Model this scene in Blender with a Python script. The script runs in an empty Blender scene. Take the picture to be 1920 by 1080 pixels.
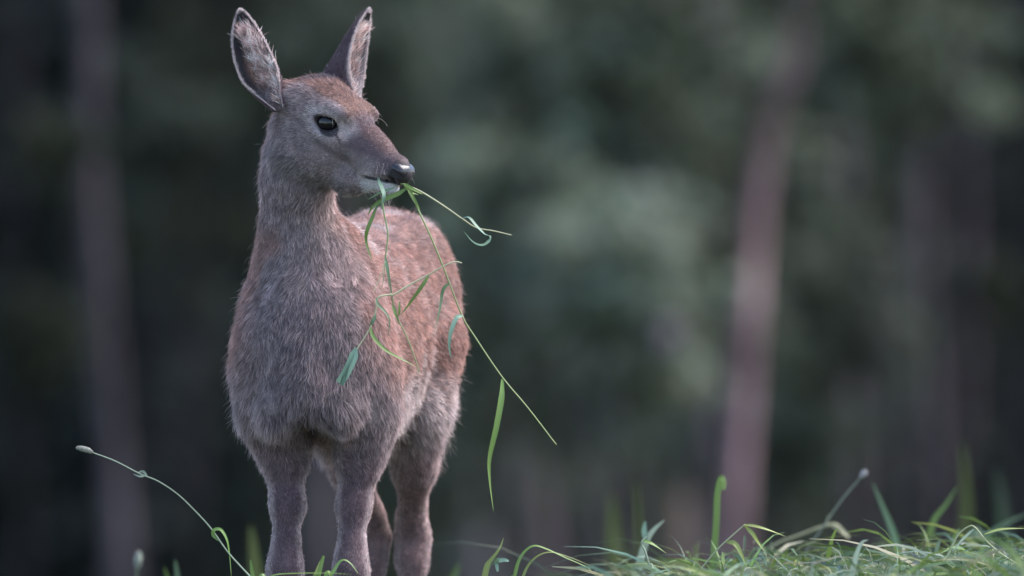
import bpy, math, random
import numpy as np
from mathutils import Vector, kdtree

rng = np.random.default_rng(7)
random.seed(7)
SC = bpy.context.scene
COL = SC.collection
R = math.radians

# ------------------------------------------------------------------ camera
CAM_D, CAM_Z = 21.3333, 0.83
cam_data = bpy.data.cameras.new('camera')
cam = bpy.data.objects.new('camera', cam_data)
COL.objects.link(cam)
cam.location = (0, -CAM_D, CAM_Z)
cam.rotation_euler = (R(90), 0, 0)
cam_data.lens = 400
cam_data.sensor_width = 36
cam_data.clip_start = 0.5
cam_data.clip_end = 2000
cam_data.dof.use_dof = True
cam_data.dof.focus_distance = CAM_D - 0.03
cam_data.dof.aperture_fstop = 2.8
cam_data.dof.aperture_blades = 0
SC.camera = cam

# ------------------------------------------------------------------ world, sun, exposure
SUN_EL, SUN_AZ = 52, 78          # elevation; azimuth measured from +Y (away) towards +X (right)
world = bpy.data.worlds.new('World')
SC.world = world
world.use_nodes = True
wn = world.node_tree
wn.nodes.clear()
wo = wn.nodes.new('ShaderNodeOutputWorld')
wb = wn.nodes.new('ShaderNodeBackground')
ws = wn.nodes.new('ShaderNodeTexSky')
ws.sky_type = 'NISHITA'
ws.sun_disc = False
ws.sun_elevation = R(SUN_EL)
ws.sun_rotation = R(SUN_AZ)
ws.air_density = 1.0
ws.dust_density = 1.0
ws.ozone_density = 1.0
wb.inputs['Strength'].default_value = 0.10
wn.links.new(ws.outputs[0], wb.inputs[0])
wn.links.new(wb.outputs[0], wo.inputs[0])

sun_data = bpy.data.lights.new('sun', 'SUN')
sun_data.energy = 1.4
sun_data.angle = R(45)
sun_data.color = (1.0, 0.93, 0.88)
sun = bpy.data.objects.new('sun', sun_data)
COL.objects.link(sun)
_sd = Vector((math.sin(R(SUN_AZ)) * math.cos(R(SUN_EL)), math.cos(R(SUN_AZ)) * math.cos(R(SUN_EL)), math.sin(R(SUN_EL))))
sun.rotation_euler = (-_sd).to_track_quat('-Z', 'Y').to_euler()
sun.location = (10, 20, 30)

SC.view_settings.view_transform = 'Standard'
SC.view_settings.look = 'None'
SC.view_settings.exposure = 2.32
SC.view_settings.gamma = 1.0
SC.view_settings.use_curve_mapping = False
SC.render.engine = 'CYCLES'
SC.cycles.use_denoising = True
SC.cycles.max_bounces = 6
SC.cycles.diffuse_bounces = 3
SC.cycles.glossy_bounces = 2
SC.cycles.transmission_bounces = 3
SC.cycles.transparent_max_bounces = 4
SC.cycles.sample_clamp_indirect = 4.0

# ------------------------------------------------------------------ helpers
def P(px, py, Y=0.0):
    k = (CAM_D + Y) / CAM_D
    return np.array(((px - 960) / 1000 * k, Y, CAM_Z + (540 - py) / 1000 * k))

def unit(v):
    v = np.asarray(v, float)
    return v / (np.linalg.norm(v, axis=-1, keepdims=True) + 1e-12)

def tag(o, label=None, cat=None, group=None, kind=None):
    if label: o['label'] = label
    if cat: o['category'] = cat
    if group: o['group'] = group
    if kind: o['kind'] = kind
    return o

def empty(name, loc):
    o = bpy.data.objects.new(name, None)
    COL.objects.link(o)
    o.location = [float(c) for c in loc]
    o.empty_display_size = 0.05
    return o

def make_mesh(name, verts, faces, smooth=True, colors=None, cname='col'):
    """verts (n,3); faces: (m,k) int array, or a list of such arrays"""
    verts = np.asarray(verts, np.float32)
    if isinstance(faces, np.ndarray): faces = [faces]
    faces = [np.asarray(f, np.int32) for f in faces if len(f)]
    me = bpy.data.meshes.new(name)
    me.vertices.add(len(verts))
    me.vertices.foreach_set('co', verts.ravel())
    loops = np.concatenate([f.ravel() for f in faces])
    sizes = np.concatenate([np.full(len(f), f.shape[1], np.int32) for f in faces])
    starts = np.concatenate([[0], np.cumsum(sizes)[:-1]]).astype(np.int32)
    me.loops.add(len(loops))
    me.loops.foreach_set('vertex_index', loops)
    me.polygons.add(len(sizes))
    me.polygons.foreach_set('loop_start', starts)
    me.polygons.foreach_set('loop_total', sizes)
    me.update(calc_edges=True)
    me.polygons.foreach_set('use_smooth', np.full(len(sizes), smooth))
    if colors is not None:
        a = me.attributes.new(cname, 'FLOAT_COLOR', 'POINT')
        c = np.ones((len(verts), 4), np.float32)
        c[:, :3] = colors
        a.data.foreach_set('color', c.ravel())
    me.validate()
    return me

def link(name, data, mat=None, parent=None):
    o = bpy.data.objects.new(name, data)
    COL.objects.link(o)
    if mat is not None: data.materials.append(mat)
    if parent is not None:
        o.parent = parent
        # geometry is written in world space: undo the parents' offset
        off = Vector((0, 0, 0))
        p = parent
        while p is not None:
            off += p.location
            p = p.parent
        o.location = -off
    return o

class VNoise:
    """trilinear value noise on a hashed lattice"""
    def __init__(self, seed):
        self.t = np.random.default_rng(seed).random((32, 32, 32)).astype(np.float32) * 2 - 1
    def __call__(self, p, scale):
        q = np.asarray(p, np.float64) / scale + 1000.0
        i = np.floor(q).astype(int)
        f = q - i
        f = f * f * (3 - 2 * f)
        out = 0
        for dx in (0, 1):
            for dy in (0, 1):
                for dz in (0, 1):
                    w = (f[:, 0] if dx else 1 - f[:, 0]) * (f[:, 1] if dy else 1 - f[:, 1]) * (f[:, 2] if dz else 1 - f[:, 2])
                    out = out + w * self.t[(i[:, 0] + dx) % 32, (i[:, 1] + dy) % 32, (i[:, 2] + dz) % 32]
        return out
N1, N2, N3 = VNoise(1), VNoise(2), VNoise(3)

def sstep(a, b, x):
    t = np.clip((x - a) / (b - a), 0, 1)
    return t * t * (3 - 2 * t)

# ------------------------------------------------------------------ materials
def new_mat(name):
    m = bpy.data.materials.new(name)
    m.use_nodes = True
    nt = m.node_tree
    return m, nt, nt.nodes['Principled BSDF']

def nd(nt, t, **kw):
    n = nt.nodes.new(t)
    for k, v in kw.items():
        setattr(n, k, v)
    return n

def mat_attr(name, rough=0.6, attr='col', spec=0.3, noise=None, noise_amt=0.0, bump=0.0, trans=0.0):
    m, nt, b = new_mat(name)
    a = nd(nt, 'ShaderNodeAttribute', attribute_name=attr)
    src = a.outputs['Color']
    if noise:
        tc = nd(nt, 'ShaderNodeTexCoord')
        nz = nd(nt, 'ShaderNodeTexNoise')
        nz.inputs['Scale'].default_value = noise
        nz.inputs['Detail'].default_value = 4
        nt.links.new(tc.outputs['Object'], nz.inputs['Vector'])
        mr = nd(nt, 'ShaderNodeMapRange')
        mr.inputs['From Min'].default_value = 0.25
        mr.inputs['From Max'].default_value = 0.75
        mr.inputs['To Min'].default_value = 1 - noise_amt
        mr.inputs['To Max'].default_value = 1 + noise_amt
        nt.links.new(nz.outputs['Fac'], mr.inputs['Value'])
        mx = nd(nt, 'ShaderNodeVectorMath', operation='SCALE')
        nt.links.new(src, mx.inputs[0])
        nt.links.new(mr.outputs[0], mx.inputs['Scale'])
        src = mx.outputs[0]
        if bump:
            bp = nd(nt, 'ShaderNodeBump')
            bp.inputs['Strength'].default_value = bump
            bp.inputs['Distance'].default_value = 0.01
            nt.links.new(nz.outputs['Fac'], bp.inputs['Height'])
            nt.links.new(bp.outputs[0], b.inputs['Normal'])
    nt.links.new(src, b.inputs['Base Color'])
    b.inputs['Roughness'].default_value = rough
    b.inputs['Specular IOR Level'].default_value = spec
    if trans > 0:
        out = nt.nodes['Material Output']
        tr = nd(nt, 'ShaderNodeBsdfTranslucent')
        nt.links.new(src, tr.inputs['Color'])
        mix = nd(nt, 'ShaderNodeMixShader')
        mix.inputs[0].default_value = trans
        nt.links.new(b.outputs[0], mix.inputs[1])
        nt.links.new(tr.outputs[0], mix.inputs[2])
        nt.links.new(mix.outputs[0], out.inputs['Surface'])
    return m

def mat_fur():
    m = bpy.data.materials.new('deer_fur')
    m.use_nodes = True
    nt = m.node_tree
    nt.nodes.clear()
    out = nd(nt, 'ShaderNodeOutputMaterial')
    a = nd(nt, 'ShaderNodeAttribute', attribute_name='hair_color')
    hi = nd(nt, 'ShaderNodeHairInfo')
    mr = nd(nt, 'ShaderNodeMapRange')       # agouti hair: dusky base, paler tip; stretched to paint in rim sheen
    mr.inputs['To Min'].default_value = 0.32
    mr.inputs['To Max'].default_value = 1.75
    nt.links.new(hi.outputs['Intercept'], mr.inputs['Value'])
    sc = nd(nt, 'ShaderNodeVectorMath', operation='SCALE')
    nt.links.new(a.outputs['Color'], sc.inputs[0])
    nt.links.new(mr.outputs[0], sc.inputs['Scale'])
    d = nd(nt, 'ShaderNodeBsdfDiffuse')
    t = nd(nt, 'ShaderNodeBsdfTranslucent')
    g = nd(nt, 'ShaderNodeBsdfHair', component='Reflection')
    nt.links.new(sc.outputs[0], d.inputs['Color'])
    nt.links.new(sc.outputs[0], t.inputs['Color'])
    g.inputs['RoughnessU'].default_value = 0.45
    g.inputs['RoughnessV'].default_value = 0.9
    g.inputs['Color'].default_value = (0.75, 0.75, 0.8, 1)
    m1 = nd(nt, 'ShaderNodeMixShader'); m1.inputs[0].default_value = 0.48
    m2 = nd(nt, 'ShaderNodeMixShader'); m2.inputs[0].default_value = 0.07
    nt.links.new(d.outputs[0], m1.inputs[1]); nt.links.new(t.outputs[0], m1.inputs[2])
    nt.links.new(m1.outputs[0], m2.inputs[1]); nt.links.new(g.outputs[0], m2.inputs[2])
    nt.links.new(m2.outputs[0], out.inputs['Surface'])
    return m

M_SKIN = mat_attr('deer_skin', 0.75, noise=60, noise_amt=0.12, bump=0.1)
M_FUR = mat_fur()
M_NOSE = mat_attr('wet_nose', 0.22, spec=0.42, noise=260, noise_amt=0.2, bump=0.10)
M_HOOF = mat_attr('hoof_horn', 0.5, noise=40, noise_amt=0.3, bump=0.2)
M_EYE, _nt, _b = new_mat('dark_eye')
_b.inputs['Base Color'].default_value = (0.006, 0.005, 0.006, 1)
_b.inputs['Roughness'].default_value = 0.12
_b.inputs['Specular IOR Level'].default_value = 0.35
# =================================================================== GROUND
def ground_z(x, y):
    x = np.asarray(x, float); y = np.asarray(y, float)
    crest = 0.045 + 0.135 * sstep(-0.30, 0.75, x) + 0.05 * sstep(0.6, 1.6, x) - 0.03 * sstep(-0.4, -1.2, x)
    flat = 1 - sstep(0.75, 0.45, np.abs(x + 0.34)) * sstep(-0.25, -0.05, y)
    bank = crest * flat * sstep(-5.0, -2.2, y) * sstep(2.6, 1.0, y)
    fall = -0.085 * np.clip(y - 1.0, 0, 24) - 0.01 * np.clip(y - 25, 0, 40)
    rise = 0.10 * np.clip(y - 95, 0, 150)
    return bank + fall + rise

def make_ground():
    xs = np.unique(np.concatenate((np.linspace(-400, -8, 24), np.linspace(-8, 8, 81), np.linspace(8, 400, 24))))
    ys = np.unique(np.concatenate((np.linspace(-60, -6, 19), np.linspace(-6, 4, 67), np.linspace(4, 60, 30), np.linspace(60, 600, 28))))
    X, Y = np.meshgrid(xs, ys, indexing='ij')
    v = np.stack((X, Y, ground_z(X, Y)), -1).reshape(-1, 3)
    v[:, 2] += 0.012 * N1(v, 0.4) - 0.02
    m, nt, b = new_mat('meadow_soil')
    tc = nd(nt, 'ShaderNodeTexCoord')
    nz = nd(nt, 'ShaderNodeTexNoise'); nz.inputs['Scale'].default_value = 9; nz.inputs['Detail'].default_value = 8
    cr = nd(nt, 'ShaderNodeValToRGB')
    cr.color_ramp.elements[0].color = (0.018, 0.016, 0.012, 1)
    cr.color_ramp.elements[1].color = (0.045, 0.060, 0.024, 1)
    nt.links.new(tc.outputs['Object'], nz.inputs['Vector'])
    nt.links.new(nz.outputs['Fac'], cr.inputs[0])
    nt.links.new(cr.outputs[0], b.inputs['Base Color'])
    b.inputs['Roughness'].default_value = 0.95
    g = link('ground', make_mesh('ground', v, grid_faces(len(xs), len(ys), 0, True)), m)
    tag(g, kind='structure')
def grid_faces(nv, nu, off, flip):
    i, j = np.meshgrid(np.arange(nv - 1), np.arange(nu - 1), indexing='ij')
    a = (i * nu + j).ravel() + off
    f = np.stack((a, a + 1, a + nu + 1, a + nu), -1)
    return f[:, ::-1] if flip else f
make_ground()

# =================================================================== WOOD BEHIND
M_BARK = mat_attr('bark', 0.9, noise=7, noise_amt=0.45, bump=0.6, spec=0.1)
M_LEAF = mat_attr('tree_leaf', 0.6, spec=0.12, trans=0.30)
M_GRASS = mat_attr('grass_leaf', 0.42, spec=0.35, trans=0.35)
M_STALK = mat_attr('grass_stalk', 0.5, spec=0.3, trans=0.15)

def spline(pts, n):
    """Catmull-Rom through pts, n samples"""
    p = np.asarray(pts, float)
    if len(p) == 2:
        return p[0] + (p[1] - p[0]) * np.linspace(0, 1, n)[:, None]
    e = np.concatenate(([2 * p[0] - p[1]], p, [2 * p[-1] - p[-2]]))
    u = np.linspace(0, len(p) - 1 - 1e-6, n)
    i = u.astype(int); t = (u - i)[:, None]
    a, b, c, d = e[i], e[i + 1], e[i + 2], e[i + 3]
    return 0.5 * (2 * b + (c - a) * t + (2 * a - 5 * b + 4 * c - d) * t * t + (3 * b - a - 3 * c + d) * t ** 3)

def tube(path, rad, seg=8, wob=0.0):
    path = np.asarray(path, float); n = len(path)
    rad = np.broadcast_to(np.asarray(rad, float), (n,))
    tg = unit(np.gradient(path, axis=0))
    ref = np.array((0.31, -0.9, 0.2)) if abs(tg[0] @ unit(np.array((0.31, -0.9, 0.2)))) < 0.9 else np.array((1.0, 0, 0))
    a = unit(np.cross(tg, ref)); b = np.cross(tg, a)
    ph = np.linspace(0, 2 * math.pi, seg, endpoint=False)
    rr = rad[:, None] * (1 + (wob * rng.normal(size=(n, seg)) if wob else 0))
    v = path[:, None] + (a[:, None] * np.cos(ph)[None, :, None] + b[:, None] * np.sin(ph)[None, :, None]) * rr[..., None]
    v = v.reshape(-1, 3)
    i, j = np.meshgrid(np.arange(n - 1), np.arange(seg), indexing='ij'); i, j = i.ravel(), j.ravel(); k = (j + 1) % seg
    q = np.stack((i * seg + j, i * seg + k, (i + 1) * seg + k, (i + 1) * seg + j), -1)
    v = np.concatenate((v, path[:1], path[-1:]))
    c0, c1 = n * seg, n * seg + 1
    jj = np.arange(seg); kk = (jj + 1) % seg
    t = np.concatenate((np.stack((np.full(seg, c0), kk, jj), -1), np.stack((np.full(seg, c1), (n - 1) * seg + jj, (n - 1) * seg + kk), -1)))
    return v, q, t

class Geo:
    """collects pieces of one object"""
    def __init__(self): self.v, self.q, self.t, self.c, self.n = [], [], [], [], 0
    def add(self, v, q=None, t=None, col=(0.5, 0.5, 0.5)):
        if q is not None and len(q): self.q.append(q + self.n)
        if t is not None and len(t): self.t.append(t + self.n)
        self.v.append(v); self.n += len(v)
        col = np.asarray(col, float)
        self.c.append(np.broadcast_to(col, (len(v), 3)) if col.ndim == 1 else col)
        return self
    def obj(self, name, mat, parent=None):
        f = []
        if self.q: f.append(np.concatenate(self.q))
        if self.t: f.append(np.concatenate(self.t))
        return link(name, make_mesh(name, np.concatenate(self.v), f, True, np.concatenate(self.c)), mat, parent)

def leaf_cards(cent, size, col, up_bias=0.5, seed=0):
    """folded diamond leaves: 4 verts, 2 triangles each"""
    n = len(cent)
    ax = unit(rng.normal(size=(n, 3)) + np.array((0, 0, -0.35)))
    nr = unit(rng.normal(size=(n, 3)) + np.array((0, 0, up_bias)))
    sd = unit(np.cross(ax, nr)); nr = np.cross(sd, ax)
    s = (size * rng.uniform(0.6, 1.3, n))[:, None]
    w = s * 0.42
    v = np.stack((cent - ax * s * 0.5, cent + sd * w + nr * s * 0.1, cent + ax * s * 0.5, cent - sd * w + nr * s * 0.1), 1).reshape(-1, 3)
    i = np.arange(n) * 4
    t = np.concatenate((np.stack((i, i + 1, i + 2), -1), np.stack((i, i + 2, i + 3), -1)))
    c = np.repeat(np.asarray(col), 4, 0)
    return v, t, c

def clump_leaves(centers, radii, per, size, base, var=0.35, flat=0.6):
    cs, cl = [], []
    for c, r in zip(centers, radii):
        d = unit(rng.normal(size=(per, 3))) * (rng.random((per, 1)) ** 0.45) * r
        d[:, 2] *= flat
        cs.append(c + d)
        tone = math.exp(rng.normal(0, var))
        cl.append(np.tile(np.asarray(base) * tone, (per, 1)) * np.exp(rng.normal(0, 0.2, (per, 1))) * (1 + rng.normal(0, 0.06, (per, 3))))
    return leaf_cards(np.concatenate(cs), np.full(sum(len(x) for x in cs), size), np.clip(np.concatenate(cl), 0.003, 0.5))

GREEN = np.array((0.060, 0.070, 0.044))
GREEN2 = np.array((0.098, 0.112, 0.082))
DEEP = np.array((0.020, 0.026, 0.025))

def px_path(pts, Y):
    return np.array([P(x, y, Y) for x, y in pts])

def tree(name, label, pts, width, Y, bark, leafy=None, height=11.0, leaf=GREEN, limbs=5, group='trees of the wood behind the deer', cat='tree', crown=True, patch=None):
    """pts: trunk centre line in picture pixels at depth Y, bottom last; the trunk goes on down to the ground and up to its crown"""
    Y = Y * 1.35
    path = px_path(pts, Y)
    k = (CAM_D + Y) / CAM_D
    path = path[np.argsort(path[:, 2])]                       # bottom first
    g0 = path[0] + (path[0] - path[1]) * 0.0
    slope = (path[1] - path[0]) / max(1e-6, (path[1] - path[0])[2])
    gz = float(ground_z(path[0][0], Y)) - 0.1
    low = path[0] - slope * (path[0][2] - gz) * 0.7 ; low[2] = gz
    sl2 = (path[-1] - path[-2]) / max(1e-6, (path[-1] - path[-2])[2])
    top = path[-1] + sl2 * (height - path[-1][2]) * 0.6; top[2] = height
    midp = path[-1] + sl2 * (height - path[-1][2]) * 0.35; midp[2] = path[-1][2] + (height - path[-1][2]) * 0.5
    full = spline(np.concatenate(([low], path, [midp, top])), 60)
    full[:, 1] += 0.04 * N1(full, 1.3)
    r0 = width / 2000 * k
    tt = np.linspace(0, 1, 60)
    zz = (full[:, 2] - gz) / (height - gz)
    rad = r0 * (1.0 + 0.5 * np.clip(1 - zz / 0.06, 0, 1) ** 2) * np.interp(zz, [0, 0.3, 1], [1.05, 1.0, 0.22])
    root = empty(name, low)
    tag(root, label, cat, group)
    g = Geo()
    v, q, t = tube(full, rad, 12, 0.04)
    cb = np.asarray(bark) * np.exp(0.45 * N2(v * np.array((1, 1, 0.35)), 0.16) + 0.5 * N3(v, 0.55))[:, None]
    if patch:                                   # a paler patch of bark
        zc_ = P(patch[0], patch[1], Y)[2]
        cb = cb * (1 + 0.9 * np.exp(-((v[:, 2] - zc_) / (patch[2] / 1000 * k)) ** 2))[:, None]
    g.add(v, q, t, np.clip(cb, 0.01, 0.6))
    g.obj('trunk', M_BARK, root)
    lc, lr = [], []
    for i in range(limbs):
        f = 0.42 + 0.5 * (i + random.random() * 0.6) / limbs
        ix = int(np.argmin(np.abs(full[:, 2] - (3.8 + (height - 4.2) * (f - 0.42) / 0.5)))) if height > 5 else 58
        b = full[ix]
        a = random.uniform(0, 2 * math.pi); ln = random.uniform(1.2, 2.4) * (1.15 - f * 0.6)
        e = b + np.array((math.cos(a) * ln, math.sin(a) * ln, random.uniform(0.3, 1.0)))
        m = (b + e) / 2 + np.array((0, 0, random.uniform(-0.1, 0.25)))
        v, q, t = tube(spline([b, m, e], 8), np.linspace(rad[ix] * 0.5, 0.012, 8), 6)
        Geo().add(v, q, t, np.asarray(bark) * 0.8).obj('limb', M_BARK, root)
        for s in (0.55, 0.8, 1.0):
            lc.append(b + (e - b) * s + rng.normal(0, 0.25, 3)); lr.append(random.uniform(0.5, 0.9))
    if crown:
        for f in (0.8, 0.9, 1.0):
            lc.append(full[int(f * 59)] + rng.normal(0, 0.2, 3)); lr.append(random.uniform(0.6, 1.0))
        v, t, c = clump_leaves(lc, lr, 60, 0.17, leaf)
        Geo().add(v, None, t, c).obj('crown', M_LEAF, root)
    # low leafy boughs that hang into view: (px, py, radius px)
    if leafy:
        for (lx, ly, lrpx, tone) in leafy:
            c0 = P(lx, ly, Y - 0.6)
            j = np.argmin(np.abs(full[:, 2] - (c0[2] - 0.4)))
            b = full[j]
            v, q, t = tube(spline([b, (b + c0) / 2 + np.array((0, 0, 0.12)), c0], 8), np.linspace(min(0.022, rad[j] * 0.25), 0.005, 8), 5)
            Geo().add(v, q, t, np.asarray(bark) * 0.7).obj('bough', M_BARK, root)
            rw = lrpx / 1000 * k
            cs = [c0 + np.array((random.gauss(0, 0.55), random.gauss(0, 0.4), random.gauss(0, 0.5))) * rw for _ in range(14)]
            v, t, c = clump_leaves(cs, [rw * random.uniform(0.35, 0.65) for _ in cs], 60, 0.075, leaf * tone, 0.25, 0.8)
            Geo().add(v, None, t, c).obj('foliage', M_LEAF, root)
    return root

MAUVE = (0.180, 0.145, 0.160)
PINK = (0.245, 0.172, 0.182)
OCHRE = (0.12, 0.085, 0.07)
GREYB = (0.13, 0.125, 0.13)
tree('pale_barked_tree', 'mauve grey tree trunk standing in the dark wood beside the nodding seed head', [(168, 60), (172, 300), (200, 620), (214, 820), (232, 1080)], 34, 30, np.array(MAUVE) * 0.42, [(100, 260, 70, 0.6)])
tree('leaning_tree', 'pale pink barked tree trunk leaning to one side, brightest of the wood', [(1500, 0), (1470, 140), (1440, 250), (1412, 480), (1400, 700), (1383, 960)], 32, 27, np.array(PINK) * np.array((0.95, 0.85, 0.85)), [(1230, 110, 150, 1.0), (1610, 90, 120, 0.8)], patch=(1410, 540, 70))
tree('slender_tree', 'slim grey trunk in deep shade beside a thinner purplish one', [(1722, 200), (1722, 430), (1738, 700), (1745, 980)], 40, 33, np.array(MAUVE) * 0.30, [(1690, 60, 120, 0.9)])
tree('slender_tree', 'thin purplish trunk close beside the slim grey trunk', [(1806, 300), (1808, 600), (1800, 1000)], 36, 37, np.array(MAUVE) * 0.18, [(1860, 560, 60, 0.6)])
ochre = tree('ochre_tree', 'thin ochre brown trunk half hidden by green leaves', [(1236, 0), (1240, 300), (1252, 620), (1272, 860), (1280, 1040)], 38, 34, np.array(OCHRE) * 1.25, [(1110, 270, 130, 1.25), (1080, 520, 120, 1.25), (1180, 430, 90, 1.0)])
v, q, t = tube(spline([P(1252, 600, 45.6), P(1256, 605, 40), P(1255, 628, 33), P(1255, 634, 32.6)], 16), np.linspace(0.05, 0.066, 16), 9, 0.05)
Geo().add(v, q, t, np.array((0.30, 0.24, 0.25))).obj('added_pale_bough', M_BARK, ochre)  # bough added in front of the shrubs to give a bright spot
tree('birch_tree', 'pale greyish tree trunk showing only above the back of the deer', [(846, 40), (842, 180), (850, 420), (880, 800)], 44, 38, np.array(GREYB) * 0.9, [(940, 80, 130, 0.9), (1010, 330, 120, 1.1), (905, 320, 100, 0.9), (850, 330, 90, 0.9)])
tree('tree_stump', 'low pale pinkish broken stump in front of the dark thicket', [(1018, 920), (1026, 980), (1036, 1060)], 46, 27, np.array(PINK) * 0.75, None, height=-0.05, limbs=0, crown=False, cat='tree stump')
tree('crooked_tree', 'thin dark trunk past the purplish one at the dim wood edge', [(1890, 200), (1880, 500), (1900, 900)], 22, 40, np.array(MAUVE) * 0.15, [(1840, 130, 60, 0.9)])
tree('slender_tree', 'faint dark trunk close behind the upright open ear of the deer', [(420, 0), (380, 500), (360, 1040)], 18, 42, np.array(MAUVE) * 0.12, [(400, 130, 130, 0.55), (330, 420, 110, 0.45)])
tree('slender_tree', 'dark trunk at the dim edge of the wood past the nodding seed head', [(40, 0), (30, 500), (50, 1040)], 18, 40, np.array(MAUVE) * 0.12, [(60, 640, 100, 0.5)])
tree('young_oak_tree', 'leafy young tree with grey green foliage between the ears of the deer', [(610, 0), (620, 500), (600, 1040)], 50, 36, np.array(MAUVE) * 0.4, [(590, 60, 110, 0.8), (760, 60, 110, 0.8), (700, 200, 100, 0.8)])
tree('young_oak_tree', 'leafy young tree filling the gap between the ochre trunk and the leaning trunk', [(1335, 100), (1330, 500), (1345, 1000)], 30, 31, np.array(MAUVE) * 0.5, [(1300, 240, 90, 1.1), (1280, 430, 90, 1.0), (1280, 560, 80, 0.9)])
tree('young_oak_tree', 'leafy young tree between the leaning trunk and the slim grey trunk', [(1580, 200), (1585, 600), (1600, 1000)], 34, 35, np.array(MAUVE) * 0.35, [(1560, 560, 110, 0.8), (1640, 460, 80, 0.7), (1500, 690, 90, 0.7)])

# the dense dark wood further back reads as one mass
def thicket():
    g = Geo()
    for (Y, n, size, xr, zr, tone) in ((64, 18000, 0.22, 10, (-2.6, 8), 1.1), (72, 16000, 0.36, 18, (-2.8, 13), 0.9), (84, 32000, 1.6, 70, (-4, 24), 0.8), (80, 14000, 0.5, 14, (-3, 9), 0.8), (88, 9000, 0.9, 16, (-3, 14), 0.8)):
        c = np.stack((rng.uniform(-xr, xr, n), Y + rng.normal(0, 1.2, n), rng.uniform(zr[0], zr[1], n)), -1)
        pat = N1(c, 1.1) + 0.6 * N2(c, 0.45)
        c = c[(pat > -0.55) | (Y >= 80)]
        tonev = np.exp(0.55 * N3(c, 0.7) + 0.5 * N2(c + 9, 0.3))[:, None] * tone
        side = sstep(3.6, 0.6, np.abs(c[:, 0] - 0.7))[:, None]
        v, t, cc = leaf_cards(c, np.full(len(c), size), np.clip((DEEP * 1.1 * (1 - side) + GREEN * 1.25 * side) * tonev, 0.003, 0.2))
        g.add(v, None, t, cc)
    o = g.obj('thicket', M_LEAF)
    tag(o, 'dense dark green wood far behind the trunks', 'thicket', kind='stuff')
thicket()

# tall leafy shrubs of the understorey, in front of some trunks
def shrub(pts, Y, tone, label, leaf=GREEN2):
    """pts: leafy clumps (px, py, radius px); stems rise from the ground below them"""
    k = (CAM_D + Y) / CAM_D
    c = np.array([P(x, y, Y) for x, y, _ in pts])
    bx = c[:, 0].mean(); gz = float(ground_z(bx, Y)) - 0.05
    root = empty('leafy_shrub', (bx, Y, gz))
    tag(root, label, 'shrub', 'leafy shrubs of the understorey')
    cs, rs = [], []
    for (x, y, r), p in zip(pts, c):
        b = np.array((bx + random.uniform(-0.1, 0.1), Y + random.uniform(-0.1, 0.1), gz))
        m = b * 0.45 + p * 0.55 + np.array((random.uniform(-0.1, 0.1), 0, 0.15))
        v, q, t = tube(spline([b, m, p], 12), np.linspace(0.016, 0.004, 12), 6)
        Geo().add(v, q, t, np.array(MAUVE) * 0.5).obj('stem', M_BARK, root)
        rw = r / 1000 * k
        for _ in range(max(6, int(r / 7))):
            cs.append(p + rng.normal(0, 0.5, 3) * rw * np.array((1, 0.8, 0.9))); rs.append(rw * random.uniform(0.35, 0.65))
    v, t, cc = clump_leaves(cs, rs, 60, 0.085, leaf * (0.35 + 0.65 * tone) * 1.22, 0.25, 0.85)
    Geo().add(v, None, t, cc).obj('foliage', M_LEAF, root)
for pts, Y, tone, label in (
    ([(960, 90, 120), (1060, 180, 130)], 38, 1.0, 'tall grey green shrub between the pale trunk and the ochre trunk'),
    ([(1150, 120, 120), (1190, 300, 130)], 36, 1.25, 'light green shrub covering the upper ochre trunk'),
    ([(1060, 380, 140), (980, 520, 120)], 35, 1.2, 'broad light green shrub beyond the stem pointing from the mouth'),
    ([(1170, 500, 140), (1090, 560, 90)], 33, 1.45, 'brightest grey green shrub before the ochre trunk'),
    ([(1320, 160, 80), (1285, 400, 80)], 37, 1.1, 'upright green shrub close beside the leaning pink trunk'),
    ([(1270, 560, 80), (1190, 690, 120)], 34, 1.05, 'green shrub before the lower ochre trunk'),
    ([(940, 690, 120), (1080, 760, 110)], 36, 0.9, 'dim green shrub behind the longest hanging stem'),
    ([(1600, 90, 110), (1740, 130, 110)], 40, 0.8, 'dark olive shrub reaching high above the slim grey trunk'),
    ([(1570, 560, 110), (1660, 640, 90)], 42, 0.6, 'dark shrub between the leaning pink trunk and the slim grey trunk'),
    ([(600, 90, 90), (740, 90, 100)], 42, 0.7, 'dim green shrub seen between and beside the two ears'),
    ([(790, 360, 80), (900, 300, 80)], 41, 0.8, 'green shrub just above the rump of the deer'),
    ([(860, 640, 110), (900, 860, 120)], 40, 0.55, 'dim shrub low behind the hind leg of the deer'),
    ([(1400, 120, 110), (1480, 330, 90)], 46, 0.85, 'dim olive shrub seen behind the upper leaning pink trunk'),
    ([(880, 150, 110), (830, 480, 90), (1250, 60, 90)], 47, 0.85, 'deep green shrub far back between the pale trunk and the deer'),
    ([(1420, 640, 110), (1300, 760, 100)], 45, 0.75, 'dim olive shrub seen behind the lower leaning pink trunk'),
    ([(120, 270, 70), (330, 250, 110)], 46, 0.35, 'very dark shrub beside the mauve grey trunk'),
    ([(1490, 850, 110), (1330, 850, 80)], 42, 0.5, 'low dark shrub at the foot of the leaning pink trunk'),
    ([(960, 250, 110), (900, 440, 90)], 39, 1.0, 'green shrub behind the curled leaf of the stiff stem')):
    shrub(pts, Y, tone, label)

# =================================================================== THE DEER
A_BODY = R(12)
_sa, _ca = math.sin(A_BODY), math.cos(A_BODY)
B0 = np.array((-0.385, 0.0, 0.0))
BB = np.array((_sa, _ca, 0.0))          # towards the rump
BL = np.array((_ca, -_sa, 0.0))         # the deer's own left
def B(s, t, z): return B0 + BB * s + BL * t + np.array((0, 0, z))

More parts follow.
